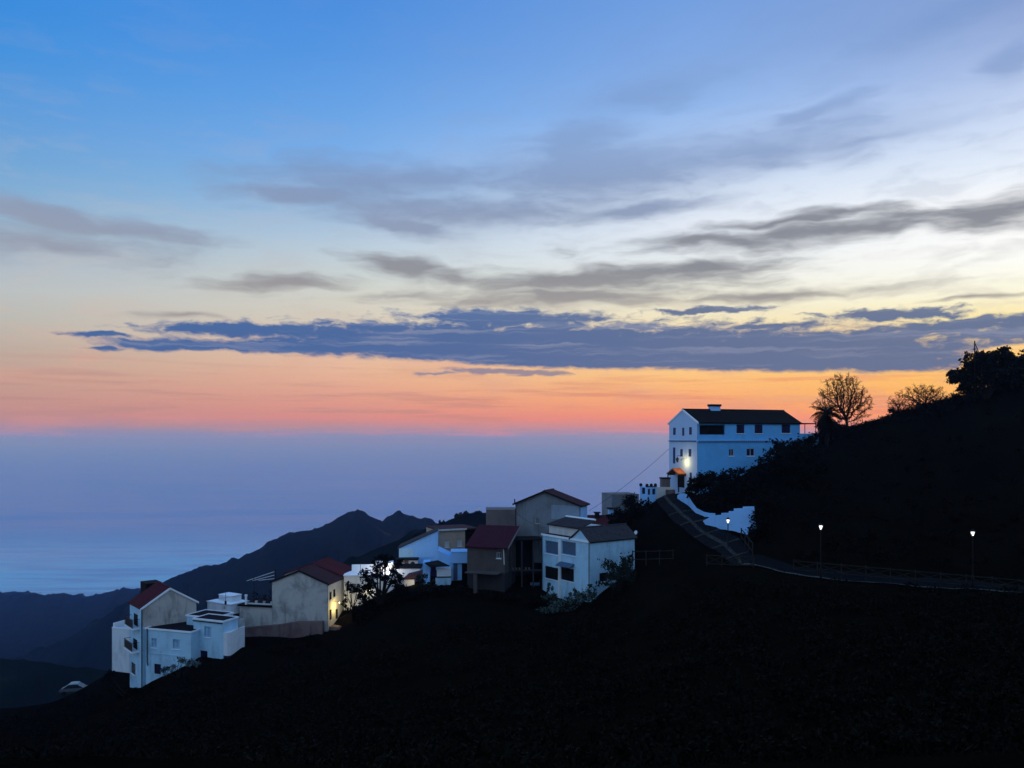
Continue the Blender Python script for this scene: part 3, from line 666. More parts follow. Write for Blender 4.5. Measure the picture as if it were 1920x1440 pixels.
q = h.C + h.u * (h.lx(722)) + h.v * 1.2; point_light('terrace_light', (q.x, q.y, h.zb + e + 1.25), 180, (1, .95, .9), .12)
bm = bmesh.new(); lathe(bm, [(.05, 0), (.12, .06), (.12, .16), (.05, .2)], 10, (h.lx(722, 2.4), 2.45, e + 1.05)); obj('terrace_lamp', bm, M['lampwhite'], h.root)
# --- lit white wall house
h = House('white_house', 'low white house with brightly lit wall beside a tiled lean-to roof', 'house', 735, 101.5, 2, ZP(1130, 101.5))
R, L = h.lx(788), 3.0; e = h.z(1066)
h.walls(M['rim'], R, L, e); h.part('roof', 'dark', (-.1, R + .15, -.12, L, e + .002, e + .14))
h.part('lean_to_wall', 'cream', (h.lx(760), h.lx(779), -1.6, -.05, 0, h.z(1083)))
bm = bmesh.new(); a, b_ = h.lx(757), h.lx(799)
h.slope(bm, (a, -2.0, h.z(1086, a, -2)), (b_, -2.0, h.z(1077, b_, -2)), (a + .6, -.1, h.z(1075, a, 0)), (b_, -.1, h.z(1067, b_, 0))); obj('lean_to_roof', bm, M['browntile'], h.root)
q = h.C + h.u * h.lx(775) - h.v * 2.6; point_light('lean_to_light', (q.x, q.y, h.zb + h.z(1087)), 26, (1, .84, .6), .08)
# --- little house with dark slab roof
h = House('small_house', 'tiny white house with dark overhanging slab roof and brown door, below the blue lean-to', 'house', 746, 104.5, 3, ZP(1095, 104.5))
R, L = h.lx(783), 1.2; e = h.z(1050)
dr = h.rR(758, 1051, 766, 1064)
h.walls(M['white'], R, L, e, hR=[dr]); h.door('R', dr, 'brown'); h.part('roof', 'dark', (-.25, R + .1, -.5, L, e + .002, e + .16))
t = thing('satellite_dish', 'small dish on the wall of the tiny slab-roofed house', 'satellite dish', PT(774, 1058, 103.6))
bm = bmesh.new(); lathe(bm, [(.02, 0), (.18, .03), (.3, .1), (.31, .12)], 12); bmesh.ops.rotate(bm, verts=bm.verts, cent=(0,0,0), matrix=Matrix.Rotation(R_(70), 3, 'X')); obj('dish', bm, M['metal'], t)
bm = bmesh.new(); tube(bm, [(0, .02, 0), (0, .02, -.4), (0, .5, -.4)], .025, 5); obj('bracket', bm, M['metal'], t)
# --- blue lean-to house (single pitch)
h = House('lean_to_house', 'pale blue house with single-pitch roof sloping down to the left', 'house', 748, 106, 3, ZP(1100, 106))
R, L = h.lx(821), 4.; z0, z1 = h.z(1029), h.z(995.5, R)
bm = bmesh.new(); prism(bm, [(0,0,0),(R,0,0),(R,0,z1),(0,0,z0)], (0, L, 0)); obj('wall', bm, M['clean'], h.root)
bm = bmesh.new(); prism(bm, [(-.2,-.15,z0-.05),(R+.02,-.15,z1+.02),(R+.02,-.15,z1+.14),(-.2,-.15,z0+.07)], (0, L + .3, 0)); obj('roof', bm, M['slate'], h.root)
h.part('pilaster', 'bluewhite', (0.02, h.lx(775), -.03, -.002, 0, z0 + .02)); 
# --- beige house with two small windows
h = House('ochre_house', 'ochre house with two pale shuttered windows under a dark eave', 'house', 821.5, 109, 24, ZP(1110, 109))
R, L = h.lx(872), 5.; e = h.z(995); 
wn = [h.rR(834, 1013, 843, 1026.5), h.rR(857.5, 1010.5, 866.5, 1024.5)]
h.walls(M['beige'], R, L, e, hR=wn)
for q in wn: h.window('R', q, 'cream', 'whiteframe', bars=0)
rf = h.part('roof', 'browntile', (-.1, R + 1.6, -.35, L, e + .002, e + .16)); h.part('eave_board', 'cream', (-.12, R + .1, -.42, -.36, e - .02, e + .2), parent=rf)
h.part('side_shade_block', 'dark', (R + .1, R + 2.4, .6, L, 0, e - .01))  # added dark block stands in for the shadow beside the house
# --- blue little house with canopy
h = House('small_house', 'small sky-blue house with boxy upper room and dark porch canopy', 'house', 821, 100, 4, ZP(1115, 100))
R, L = h.lx(866), 4.; bm = bmesh.new(); zl, zr_ = h.z(1032), h.z(1044)
prism(bm, [(0,0,0),(R,0,0),(R,0,zr_),(h.lx(846),0,zr_),(0,0,zl)], (0, L, 0)); obj('wall', bm, M['clean'], h.root)
h.part('upper_room', 'clean', (h.lx(846), h.lx(877.5, -.4), -.4, 2.2, h.z(1055.5), h.z(1035))); h.part('coping', 'clean', (h.lx(846) - .05, h.lx(877.5, -.4) + .05, -.45, 2.25, h.z(1035) + .002, h.z(1034)))
h.door('R', h.rR(850, 1056, 858, 1088), 'blueshut', pl=-.16)
h.part('porch_wall', 'white', (h.lx(819, -1.3), h.lx(846, -1.3), -1.3, -.002, 0, h.z(1066, 0, -1.3)))
h.part('yard_wall', 'bluewhite', (h.lx(816.5, -2.), h.lx(845, -2.), -2.0, -1.85, 0, h.z(1083, 0, -2)))
h.part('yard_coping', 'dark', (h.lx(816, -2.), h.lx(846, -2.), -2.06, -1.8, h.z(1083, 0, -2) + .002, h.z(1081.5, 0, -2)))
h.part('side_wall', 'clean', (h.lx(793, -1.), h.lx(806, -1.), -1.0, 2., 0, h.z(1056, 0, -1)))
h.door('R', h.rR(807.5, 1063, 817.5, 1080, -.95), 'darkshut', pl=-1.1)
bm = bmesh.new(); prism(bm, [(h.lx(796, -2), -2., h.z(1056, 0, -2)), (h.lx(807, -2.2), -2.2, h.z(1064, 0, -2.2)), (h.lx(843, -1.8), -1.8, h.z(1062, 0, -1.8)), (h.lx(821), -.02, h.z(1051.5))], (0, 0, .09)); obj('porch_canopy', bm, M['dark'], h.root)
# --- wine-red roof house
h = House('red_roofed_house', 'dull brown house with plain wine-red roof facing the valley and one tiny window', 'house', 876, 97, -18, ZP(1130, 97))
R, L = h.lx(946), 4.4; e = h.z(1022); ap = h.z(984, 0, L)
wn = [h.rR(931, 1036, 939.5, 1047)]
z0_ = h.z(1072.5)
h.walls(M['greydark'], R, L, e, hR=wn, z0=z0_)
h.part('undercroft_shade', 'darkbase', (.02, R - .02, .03, L - .05, 0, z0_ - .005))  # solid dark block in place of the shaded open undercroft
h.window('R', wn[0], 'glass', 'whiteframe')
bm = bmesh.new(); h.slope(bm, (-.15,-.35,e-.12),(R+.6,-.35,e-.12),(-.15,L,ap),(R+.6,L,ap), pitch=.5, amp=.02); rf = obj('roof', bm, M['wine'], h.root)
bm = bmesh.new(); prism(bm, [(R+.5,-.35,e-.08),(R+.5,L,ap+.06),(R+.5,L,ap-.1),(R+.5,-.35,e-.26)], (.14, 0, 0)); obj('verge', bm, M['concrete'], rf)
bm = bmesh.new(); prism(bm, [(R-.02,0,e-.1),(R-.02,L,e-.1),(R-.02,L,ap-.2)], (-.1, 0, 0)); obj('side_gable', bm, M['greydark'], h.root)
h.part('porch_slab', 'greydark', (.3, R - .3, -1.6, -.002, h.z(1073, 0, -1), h.z(1071, 0, -1)))
h.part('pillar', 'greydark', (h.lx(888, -1.4), h.lx(894.5, -1.4), -1.5, -1.1, 0, h.z(1073, 0, -1) - .002))
h.tubes('drainpipe', 'cream', [[(h.lx(944.5), -.1, h.z(1026)), (h.lx(946), -.1, h.z(1055))]], .06)
# --- concrete box
h = House('concrete_building', 'bare brown concrete box with flat top behind the wine-red roof', 'building', 911.5, 108, 2, ZP(1060, 108))
R, L = h.lx(967), 4.; e = h.z(956.5)
h.walls(M['concrete'], R, L, e); h.part('coping', 'concrete', (-.03, R + .03, -.03, L, e + .002, e + .05))
# --- tall grey gable
h = House('gabled_house', 'tallest grey gable house with dark eaves and one small window, above the front house', 'house', 1088, 99, 68, ZP(1060, 99))
L, R = h.ly(967), h.lx(1101); e = h.z(947.5); ap = h.z(921, 0, L*.54)
w1 = h.rL(1003, 971, 1012, 982)
h.walls(M['greyblue'], R, L, e, hL=[w1], gL=(L*.54, ap)); h.window('L', w1, 'greyblue', 'cream', bars=0, sill=False)
h.gable('u', R, L, e, ap, m='browntile', rim='dark', ov=.35, over=.3, mid=.54)
h.part('pale_panel', 'panel', (-.04, -.002, h.ly(1086), h.ly(1034), h.z(975), h.z(948.5))); h.part('side_strip', 'clean', (.1, R - .1, -.04, -.002, h.z(990), h.z(952)))
h.tubes('drainpipe', 'dark', [[(-.1, L - .05, e), (-.1, L - .05, h.z(1008, 0, L))]], .05)
bm = bmesh.new(); tube(bm, [(-.1, L + .1, e - .1), (-.1, L + .1, e + .55)], .07, 6); obj('flue', bm, M['dark'], h.root)
# --- front house with four windows
h = House('corner_house', 'blue-white corner house with four large square windows and grey tiled roof', 'house', 1107, 90, 35, ZP(1160, 90))
L, R = h.ly(1017), h.lx(1190); e = h.z(1015.5)
wU = [h.rL(1022, 1014.5, 1046.5, 1039), h.rL(1053, 1015.5, 1079.5, 1041)]; wL_ = [h.rL(1022, 1063, 1046.5, 1086), h.rL(1052, 1065, 1076, 1089)]; wr = h.rR(1124, 1074, 1139, 1090)
wU[0] = (wU[0][0], wU[0][1], wU[0][2], min(wU[0][3], e - .25)); wU[1] = (wU[1][0], wU[1][1], wU[1][2], min(wU[1][3], e - .25))
h.walls(M['bluewhite'], R, L, e, hL=wU + wL_, hR=[wr])
for q in wU: h.window('L', q, 'blueshut', 'paleshut', bars=0)
for q in wL_: h.window('L', q, 'shadow', 'dark', bars=1)
h.window('R', wr, 'shadow', 'dark')
a0, a1, z0, z1 = wL_[1]; bm = bmesh.new(); prism(bm, [(-.02, a0 - .1, z1 + .55), (-.02, a1 + .1, z1 + .55), (-.75, a1 + .1, z1 + .2), (-.75, a0 - .1, z1 + .2)], (0, 0, .07)); obj('awning', bm, M['blueshut'], h.root)
h.part('pilaster', 'white', (-.05, -.002, h.ly(1052), h.ly(1047), 0, e - .3)); h.part('cornice', 'rim', (-.14, -.002, 0, L + .1, e - .16, e + .06))
bm = bmesh.new(); c = 1.7; hr = h.z(989, 1, c)
h.slope(bm, (-.2,-.25,e-.05),(R+.25,-.25,e-.05),(-.2+.1,c,hr),(R+.25,c,hr)); h.slope(bm, (-.2,2*c+.2,e-.02),(R+.25,2*c+.2,e-.02),(-.1,c,hr),(R+.25,c,hr)); rf = obj('roof', bm, M['slate'], h.root)
bm = bmesh.new(); tube(bm, [(-.1, c, hr + .04), (R + .25, c, hr + .04)], .1, 8); obj('ridge_tiles', bm, M['slate'], rf)
for x_, d_ in ((0, .1), (R, -.1)):
    bm = bmesh.new(); prism(bm, [(x_,0,e),(x_,2*c,e),(x_,c,hr-.12)], (d_, 0, 0)); obj('side_gable', bm, M['bluewhite'], h.root)
b0, b1 = 2.9, L; ax = 1.0; ze = h.z(987, ax, 5)
h.part('attic', 'cream', (ax, 5.0, b0, b1, e + .01, ze)); bm = bmesh.new(); h.slope(bm, (ax-.3,b0-.1,ze),(ax-.3,b1+.1,ze),(ax+2.2,b0,h.z(973,ax+2.2,5)),(ax+2.2,b1-.5,h.z(973,ax+2.2,5))); af = obj('attic_roof', bm, M['slate'], h.root)
bm = bmesh.new(); zz = h.z(973,ax+2.2,5); tube(bm, [(ax+2.2,b0,zz+.05),(ax+2.2,b1-.5,zz+.05)], .13, 8); obj('ridge_tiles', bm, M['rim'], af)
bm = bmesh.new(); box(bm, .1, R - .1, 3.5, L - .1, e - .02, e + .05); obj('flat_roof', bm, M['flat'], h.root)
h.tubes('drainpipe', 'slate', [[(-.12, L - .1, e), (-.12, L - .1, .8)], [(-.12, .1, e), (-.12, .1, 1.2)]], .05)
t = thing('satellite_dish', 'white dish added for a bright glint at the right roof corner of the corner house', 'satellite dish', PT(1193, 999, 94.5))  # added dish; its white stands in for a glint
bm = bmesh.new(); lathe(bm, [(.02, 0), (.14, .03), (.24, .09), (.25, .11)], 14); bmesh.ops.rotate(bm, verts=bm.verts, cent=(0,0,0), matrix=Matrix.Rotation(R_(70), 3, 'X') ); bmesh.ops.rotate(bm, verts=bm.verts, cent=(0,0,0), matrix=Matrix.Rotation(R_(-50), 3, 'Z')); obj('dish', bm, M['rim'], t)
bm = bmesh.new(); tube(bm, [(0, .05, 0), (0, .05, -.9)], .03, 5); obj('bracket', bm, M['metal'], t)
# --- dark covered yard between
h = House('covered_yard', 'dark open yard with posts and dim blue tarp between two houses', 'yard', 948, 97.5, 4, ZP(1135, 97.5))
R, L = h.lx(1018), 3.5
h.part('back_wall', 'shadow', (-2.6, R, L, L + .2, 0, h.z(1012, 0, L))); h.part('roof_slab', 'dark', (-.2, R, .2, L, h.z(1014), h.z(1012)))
h.part('floor_slab', 'concrete', (-2.8, R, -1.4, L - .01, h.z(1111), h.z(1109)))
for px in (978.5, 1000, 957): h.part('post', 'darkbase', (h.lx(px, -.2) - .08, h.lx(px, -.2) + .08, -.28, -.12, h.z(1109), h.z(1015)))
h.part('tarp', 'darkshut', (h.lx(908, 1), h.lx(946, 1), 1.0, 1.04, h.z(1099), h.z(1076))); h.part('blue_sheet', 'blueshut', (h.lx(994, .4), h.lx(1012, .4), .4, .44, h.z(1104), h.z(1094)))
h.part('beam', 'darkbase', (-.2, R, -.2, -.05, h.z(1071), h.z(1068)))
hy = h
for k, px in enumerate((962, 968, 974, 986, 992)):
    o = (hy.C + hy.u * hy.lx(px, -.12) - hy.v * .12)
    t = thing('flower_pot', 'small pale flower pot on the beam of the dark yard', 'pot', (o.x, o.y, hy.zb + hy.z(1068)), 0, 'pots on the yard beam')
    bm = bmesh.new(); lathe(bm, [(.08, 0), (.13, .2), (.14, .22), (.11, .22)], 9); obj('pot', bm, M['concrete'], t)
# --- cluster behind on the right
h = House('flat_roofed_house', 'plain grey-white flat house on the crest behind the dark mound', 'house', 1147.5, 126, 12, ZP(1010, 126))
R, L = h.lx(1198), 5.; e = h.z(928)
w1 = h.rR(1184, 948, 1188, 957)
h.walls(M['greyblue'], R, L, e, hR=[w1]); h.window('R', w1); h.part('coping', 'concrete', (-.03, R + .03, -.03, L, e + .002, e + .05))
h = House('red_roofed_house', 'low house with dark red tiles and a squat chimney, behind the tallest gable', 'house', 1101, 113, 3, ZP(1010, 113))
R, L = h.lx(1160), 4.; e = h.z(986); ap = h.z(968, 0, L/2)
h.walls(M['white'], R, L, e, gL=(L/2, ap)); h.gable('u', R, L, e, ap, m='redtile')
ch = h.part('chimney', 'dark', (h.lx(1119), h.lx(1127), 1.4, 1.9, h.z(980), h.z(964))); h.part('chimney_cap', 'dark', (h.lx(1117), h.lx(1129), 1.3, 2.0, h.z(964) + .002, h.z(962)), parent=ch)
h = House('white_turret', 'small white square turret with dark cap beside the mound', 'turret', 1143, 118, 8, ZP(1000, 118))
R, L = h.lx(1156), 1.; e = h.z(955)
h.walls(M['clean'], R, L, e); h.part('roof', 'dark', (-.15, R + .15, -.15, L + .15, e + .002, e + .2))

def aerial(label, px, py, Y, hh, rods=4):
    t = thing('roof_aerial', label, 'aerial', PT(px, py, Y)); bm = bmesh.new(); tube(bm, [(0, 0, -.2), (0, 0, hh)], .025, 5); obj('mast', bm, M['metal'], t)
    bm = bmesh.new(); tube(bm, [(-.5, 0, hh - .1), (.5, 0, hh - .1)], .018, 4)
    for k in range(rods): x_ = -.45 + .9 * k / (rods - 1); tube(bm, [(x_, -.02, hh - .32), (x_, -.02, hh + .12)], .014, 4)
    obj('rods', bm, M['metal'], t)
aerial('thin comb-like aerial on the roof terrace behind the dark half-bare tree', 676, 1070, 100, 1.5)
aerial('tall thin aerial on the ridge of the brighter red tiled gable', 634, 1053, 101, 1.3)
aerial('small aerial on the grey tiled corner house roof', 1150, 988, 95.5, 1.1)
aerial('aerial on the balconied end house, at its right eave', 352, 1118, 95, 1.4)
for lab, a_, c_, sag in (('thin cable sagging from the balconied end house to the big stained gable', PT(366, 1124, 94), PT(512, 1096, 96), .5), ('thin cable strung across the grey wall of the tallest gable to the corner house', PT(969, 962, 101.5), PT(1024, 990, 95), .35)):
    bm = bmesh.new(); tube(bm, [a_.lerp(c_, k/10) + Vector((0, 0, -4 * sag * (k/10) * (1 - k/10))) for k in range(11)], .016, 4); tag(obj('power_cable', bm, M['metal']), lab, 'cable')
# ================================================================== WHITE HOUSE ON THE HILL
h = House('white_villa', 'large white house with dark hipless tiled roof on the hill, lamp over its porch', 'house', 1308, 105, 20, ZP(940, 105))
L, R = h.ly(1255.5), h.lx(1500); e = h.z(791); ap = h.z(768.5, 0, L/2)
gw = [h.rL(1263,802,1267.7,815.5), h.rL(1280,802,1283.7,817), h.rL(1293,801,1297.8,815), h.rL(1262.7,839,1267,869), h.rL(1276.3,842,1281,856), h.rL(1292,842,1297,856), h.rL(1294,886,1297.8,897)]
pd = h.rL(1271, 886, 1284, 914)
lw = [h.rR(1311.6,797,1359,815), h.rR(1381,796,1395.7,812.6), h.rR(1415,796,1430,812.6), h.rR(1465.6,796,1482,812), h.rR(1367,842,1376,855), h.rR(1400,841,1415,855)]
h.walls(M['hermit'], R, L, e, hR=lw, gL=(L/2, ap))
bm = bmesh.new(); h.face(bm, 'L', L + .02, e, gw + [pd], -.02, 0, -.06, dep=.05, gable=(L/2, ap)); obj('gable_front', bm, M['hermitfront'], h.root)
h.gable('u', R, L, e, ap, m='darktile', over=.3, ov=.12, rim='rim')
for q in gw: h.window('L', q, 'navyshut', 'navyshut', bars=0, sill=False, pl=-.16)
for q in lw[1:4]: h.window('R', q, 'darkshut', 'darkshut', bars=1)
for q in lw[4:]: h.window('R', q, 'darkshut', 'whiteframe', bars=1)
a0, a1, z0, z1 = lw[0]
lg = h.part('loggia', 'shadow', (a0 + .02, a1 - .02, .6, .65, z0 + .02, z1 - .02))
for c in (a0 + (a1-a0)*.33, a0 + (a1-a0)*.66): h.part('post', 'dark', (c - .05, c + .05, .02, .12, z0, z1), parent=lg)
h.part('rail', 'dark', (a0, a1, .03, .08, z0 + .45, z0 + .5), parent=lg)
bm = bmesh.new(); prism(bm, [(a0 - .1, -.35, e - .16), (a1 + .3, -.35, e - .16), (a1 + .1, -.02, e + .0), (a0 - .1, -.02, e + .0)], (0, 0, -.06)); obj('awning', bm, M['darktile'], h.root)
bm = bmesh.new(); zc = h.z(827)
box(bm, -.16, -.002, -.16, L + .1, zc - .1, zc + .1); box(bm, -.002, R, -.16, -.002, zc - .1, zc + .1)
cn = obj('cornice', bm, M['clean'], h.root); bm = bmesh.new()
for k in range(int(R / .3)): box(bm, .05 + k * .3, .2 + k * .3, -.24, -.161, zc - .09, zc + .06)
for k in range(int(L / .3)): box(bm, -.24, -.161, .05 + k * .3, .2 + k * .3, zc - .09, zc + .06)
obj('dentils', bm, M['blueshut'], cn)
cx0, cx1 = h.lx(1331, L/2), h.lx(1348, L/2); ch = h.part('chimney', 'clean', (cx0, cx1, L/2 - .35, L/2 + .35, ap - .3, h.z(762, cx0, L/2))); h.part('chimney_cap', 'dark', (cx0 - .1, cx1 + .1, L/2 - .45, L/2 + .45, h.z(762, cx0, L/2) + .002, h.z(758, cx0, L/2)), parent=ch)
# porch
a0, a1, z0, z1 = h.rL(1266, 880, 1287, 916)
dr = h.door('L', pd, 'dark', pl=-.16); bm = bmesh.new(); cm = (a0 + a1) / 2; pz = h.z(888, -.8, cm); pa = h.z(878, -.8, cm)
h.slope(bm, (-1.3,a0-.1,pz),(-.01,a0-.1,pz),(-1.3,cm,pa),(-.01,cm,pa)); h.slope(bm, (-1.3,a1+.1,pz),(-.01,a1+.1,pz),(-1.3,cm,pa),(-.01,cm,pa))
pr = obj('porch_roof', bm, M['orangetile'], h.root)
for yy in (a0 + .05, a1 - .05): h.part('porch_post', 'dark', (-1.2, -1.08, yy - .06, yy + .06, h.z(925), pz - .05))
h.part('porch_rail', 'dark', (-1.2, -.02, a0 + .0, a0 + .08, pz - .25, pz - .12), (-1.2, -.02, a1 - .08, a1 - .0, pz - .25, pz - .12))
ly_, lz = h.ly(1288), h.z(866)
lm = h.tubes('wall_lamp', 'metal', [[(-.02, ly_, lz + .3), (-.85, ly_, lz + .32)]], .025); bm = bmesh.new(); lathe(bm, [(.03, .1), (.06, .2), (.04, .3)], 10, (-.85, ly_, lz)); obj('bulb', bm, M['metal'], lm)
q = h.C - h.u * .85 + h.v * (ly_ - .1); point_light('porch_light', (q.x, q.y, h.zb + lz - .1), 80, (1, .72, .26), .12)
ly2, lz2 = h.ly(1280), h.z(864)
ln = h.tubes('bracket_lantern', 'metal', [[(-.02, ly2, lz2 + .55), (-.8, ly2, lz2 + .6), (-.8, ly2, lz2 + .45)]], .03); bm = bmesh.new(); lathe(bm, [(.12, -.3), (.22, .12), (.26, .14), (.05, .38)], 6, (-.8, ly2, lz2)); obj('lantern', bm, M['metal'], ln)
# pergola terrace at its right end
x0, x1 = R + .02, R + 2.9; zt = h.z(813, R)
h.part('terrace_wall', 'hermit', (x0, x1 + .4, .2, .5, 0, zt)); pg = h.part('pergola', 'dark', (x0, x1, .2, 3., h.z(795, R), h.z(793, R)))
[h.part('post', 'dark', (c, c + .07, .25, .32, zt, h.z(795, R)), parent=pg) for c in (R + 1.0, x1 - .1)]
villa = h
# power cable from the villa to the village
t = bmesh.new(); p0, p1 = PT(1254, 842, 110), PT(1104, 958, 110)
tube(t, [p0.lerp(p1, k/14) + Vector((0, 0, -1.6 * (k/14) * (1 - k/14))) for k in range(15)], .022, 5); tag(obj('power_cable', t, M['metal']), 'thin dark cable sagging from the white villa down to the village', 'cable')
# white pillar block under the palm
h = House('gate_pillar', 'white gate pillar standing in the scrub under the palm', 'pillar', 1553, 112, 10, ZP(870, 112))
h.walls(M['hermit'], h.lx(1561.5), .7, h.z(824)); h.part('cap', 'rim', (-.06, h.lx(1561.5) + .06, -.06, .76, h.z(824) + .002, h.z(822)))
# gateway block, low wall, stub chimney left of villa
h = House('balustrade', 'small white balustraded lookout with dark finials at the top of the lane', 'balustrade', 1213, 104, 30, ZP(950, 104))
L, R = h.ly(1199.5), h.lx(1231); e = h.z(913)
ops = [(R*.1, R*.36, h.z(928), h.z(917)), (R*.55, R*.9, h.z(928), h.z(917))]
h.walls(M['clean'], R, L, e, hR=ops, hL=[(L*.25, L*.75, h.z(927), h.z(915))]); 
for q in ops: h.door('R', q, 'darkshut')
h.door('L', (L*.25, L*.75, h.z(927), h.z(915)), 'darkshut')
bm = bmesh.new()
for x, y in ((0.1, .1), (R*.5, .1), (R-.1, .1), (.1, L-.1)): lathe(bm, [(.1, 0), (.2, .12), (.2, .28), (.08, .4)], 8, (x, y, e))
obj('finials', bm, M['dark'], h.root)
h.part('coping', 'dark', (-.06, R + .06, -.06, .2, e - .02, e + .07))
h = House('low_wall', 'low cream wall with capped stone block at the foot of the white villa', 'wall', 1231, 107, 6, ZP(940, 107))
R = h.lx(1262); h.part('wall', 'cream', (0, R, 0, .35, 0, h.z(913.5)))
h.part('block', 'concrete', (h.lx(1241.5), h.lx(1257), .1, 1.0, h.z(914), h.z(898))); h.part('block_cap', 'dark', (h.lx(1240.5), h.lx(1258), .0, 1.1, h.z(898) + .002, h.z(895.5)))
h.part('planter', 'brown', (h.lx(1250, -.6), h.lx(1266, -.6), -.6, -.1, 0, h.z(918)))
# ---------------------------------------------------------------- lane climbing to the villa
def strip(name, left, right, m, dz=0., lab=None):
    vs, fs = [], []; n_ = 40
    def samp(l, t): 
        i = min(int(t * (len(l) - 1)), len(l) - 2); f_ = t * (len(l) - 1) - i; return l[i].lerp(l[i+1], f_)
    for k in range(n_ + 1):
        a, b_ = samp(left, k / n_), samp(right, k / n_)
        for q in range(5):
            w_ = a.lerp(b_, q / 4); gz_ = G(w_.x, w_.y); vs.append(Vector((w_.x, w_.y, max(w_.z - .25, gz_ + .02) + dz)))
        if k:
            for q in range(4): i = k * 5 + q; fs.append((i - 5, i - 4, i + 1, i))
    return pyobj(name, vs, fs, m, smooth=True)
LE = [PT(*a) for a in [(1228,938,104),(1238,950,101),(1252,965,98),(1272,985,94),(1300,1008,90),(1335,1030,85),(1362,1048,81),(1372,1062,78.5)]]
RI = [PT(*a) for a in [(1264,926,104),(1282,940,101),(1300,955,98),(1322,977,94),(1350,991,90),(1388,1009,86),(1405,1030,82),(1412,1055,79)]]
m, g, b = mat('cobbled_lane'); v = co(g)
vt = g.new('ShaderNodeTexVoronoi'); g.l.new(v, vt.inputs['Vector']); vt.inputs['Scale'].default_value = 3.5
g.l.new(g.mix(g.rng(vt.outputs[0], .1, .6), (.0045, .0042, .005), (.012, .011, .012)), b.inputs['Base Color']); b.inputs['Roughness'].default_value = .95; b.inputs['Specular IOR Level'].default_value = .03; bump(g, b, vt.outputs[0], .05, .8)
M['lane'] = m
lane = tag(strip('road', LE, RI, m, .12), kind='structure')
ML = [a.lerp(c, .36) for a, c in zip(LE, RI)]; MR = [a.lerp(c, .5) for a, c in zip(LE, RI)]
tag(strip('path', ML, MR, plain('pale_stone_gutter', (.06, .055, .05), .9, 0, .92), .16), kind='structure')
st = bmesh.new()
for t_ in (.3, .45, .58, .72, .86):
    i = t_ * 7; k = int(i); a = LE[k].lerp(LE[k+1], i - k); c = RI[k].lerp(RI[k+1], i - k)
    for w in range(6):
        p_, q_ = a.lerp(c, w / 6.2), a.lerp(c, (w + 1) / 6.2); zz = [G(v_.x, v_.y) + .1 for v_ in (p_, q_)]
        prism(st, [(p_.x, p_.y, zz[0]), (q_.x, q_.y, zz[1]), (q_.x, q_.y + .2, zz[1] + .03), (p_.x, p_.y + .2, zz[0] + .03)], (0, 0, .11))
tag(obj('pavement', st, plain('pale_step_stone', (.07, .06, .05), .9, 0, .85)), kind='structure')
# curved parapet
top = [PT(*a) for a in [(1270,929,102),(1274,925.5,101.5),(1281,925,100.5),(1289,928,99.5),(1297,941,98),(1306,953,96.5),(1319,960,95),(1331,962.5,94.2),(1341,963,94)]]
bot = [PT(*a) for a in [(1270,934,102),(1275,938,101.5),(1283,943,100.5),(1291,948,99.5),(1298,952,98),(1307,963,96.5),(1317,971,95),(1329,970.5,94.2),(1341,966,94)]]
bm = bmesh.new(); n_ = len(top); q = []
for a, c in zip(top, bot):
    c2 = c - Vector((0, 0, .5)); bk = Vector((.1, .35, 0)); q.append([bm.verts.new(p) for p in (c2, a, a + bk, c2 + bk)])
for a, c in zip(q, q[1:]):
    for k in range(4): bm.faces.new((a[k], a[(k+1) % 4], c[(k+1) % 4], c[k]))
bm.faces.new(q[0]); bm.faces.new(q[-1][::-1])
tag(obj('parapet_wall', bm, M['clean']), 'curved white parapet wall sweeping down beside the lane', 'wall')
# stepped white wall
sp = [(1318,977),(1337,967),(1352,966),(1352.5,962.5),(1366,962),(1366.5,959),(1375.5,959),(1376,954),(1392.5,953.5),(1393,950.5),(1414,950),(1418,990),(1420,1040),(1340,1010)]
w0, w1 = PT(1318, 976, 92.6), PT(1420, 1000, 86.2)
def onw(px, py): 
    k = (px - CX) / F; d_ = w1 - w0; t_ = (k * w0.y - w0.x) / (d_.x - k * d_.y); Y = w0.y + d_.y * t_; return PT(px, py, Y)
bm = bmesh.new(); prism(bm, [onw(*a) for a in sp], (.12, .4, 0)); tag(obj('stepped_wall', bm, M['clean']), 'bright white retaining wall with stepped top behind the lane lamp', 'wall')

# ---------------------------------------------------------------- street lamps
def lamp_bm():
    pass
def street_lamp(p, H_, label):
    t = thing('street_lamp', label, 'street lamp', p, 0, 'street lamps along the lane')
    bm = bmesh.new(); lathe(bm, [(.11, -.4), (.11, .5), (.065, .6), (.05, H_ - .55), (.09, H_ - .5), (.03, H_ - .45)], 10); obj('pole', bm, M['metal'], t)
    bm = bmesh.new(); lathe(bm, [(.05, H_ - .4), (.14, H_ - .2), (.17, H_ - .03), (.14, H_)], 12); obj('lamp_globe', bm, M['lampwhite'], t)
    bm = bmesh.new(); lathe(bm, [(.23, H_ + .0), (.23, H_ + .04), (.08, H_ + .16), (.03, H_ + .24)], 12); obj('lamp_cap', bm, M['metal'], t)
    bm = bmesh.new(); lathe(bm, [(.05, H_ - .47), (.07, H_ - .3), (.06, H_ - .16), (.03, H_ - .12)], 8)
    for k in range(4):
        a = k * math.pi / 2 + .4; tube(bm, [(.09*math.cos(a), .09*math.sin(a), H_ - .44), (  .2*math.cos(a), .2*math.sin(a), H_ - .02)], .012, 4)
    obj('lamp_cage', bm, M['metal'], t); return t
for (px, pt, Y, H_, lab) in ((1365, 972, 84, 4.3, 'lit street lamp on thin dark pole in front of the stepped white wall'),
                            (1539, 983, 76, 4.5, 'lit street lamp standing at the near end of the rail fence, mid slope'),
                            (1824, 994.5, 74.5, 4.4, 'lit street lamp at the far right of the dark slope behind the fence')):
    p = PT(px, pt, Y); street_lamp((p.x, p.y, p.z - H_ - .1), H_, lab)
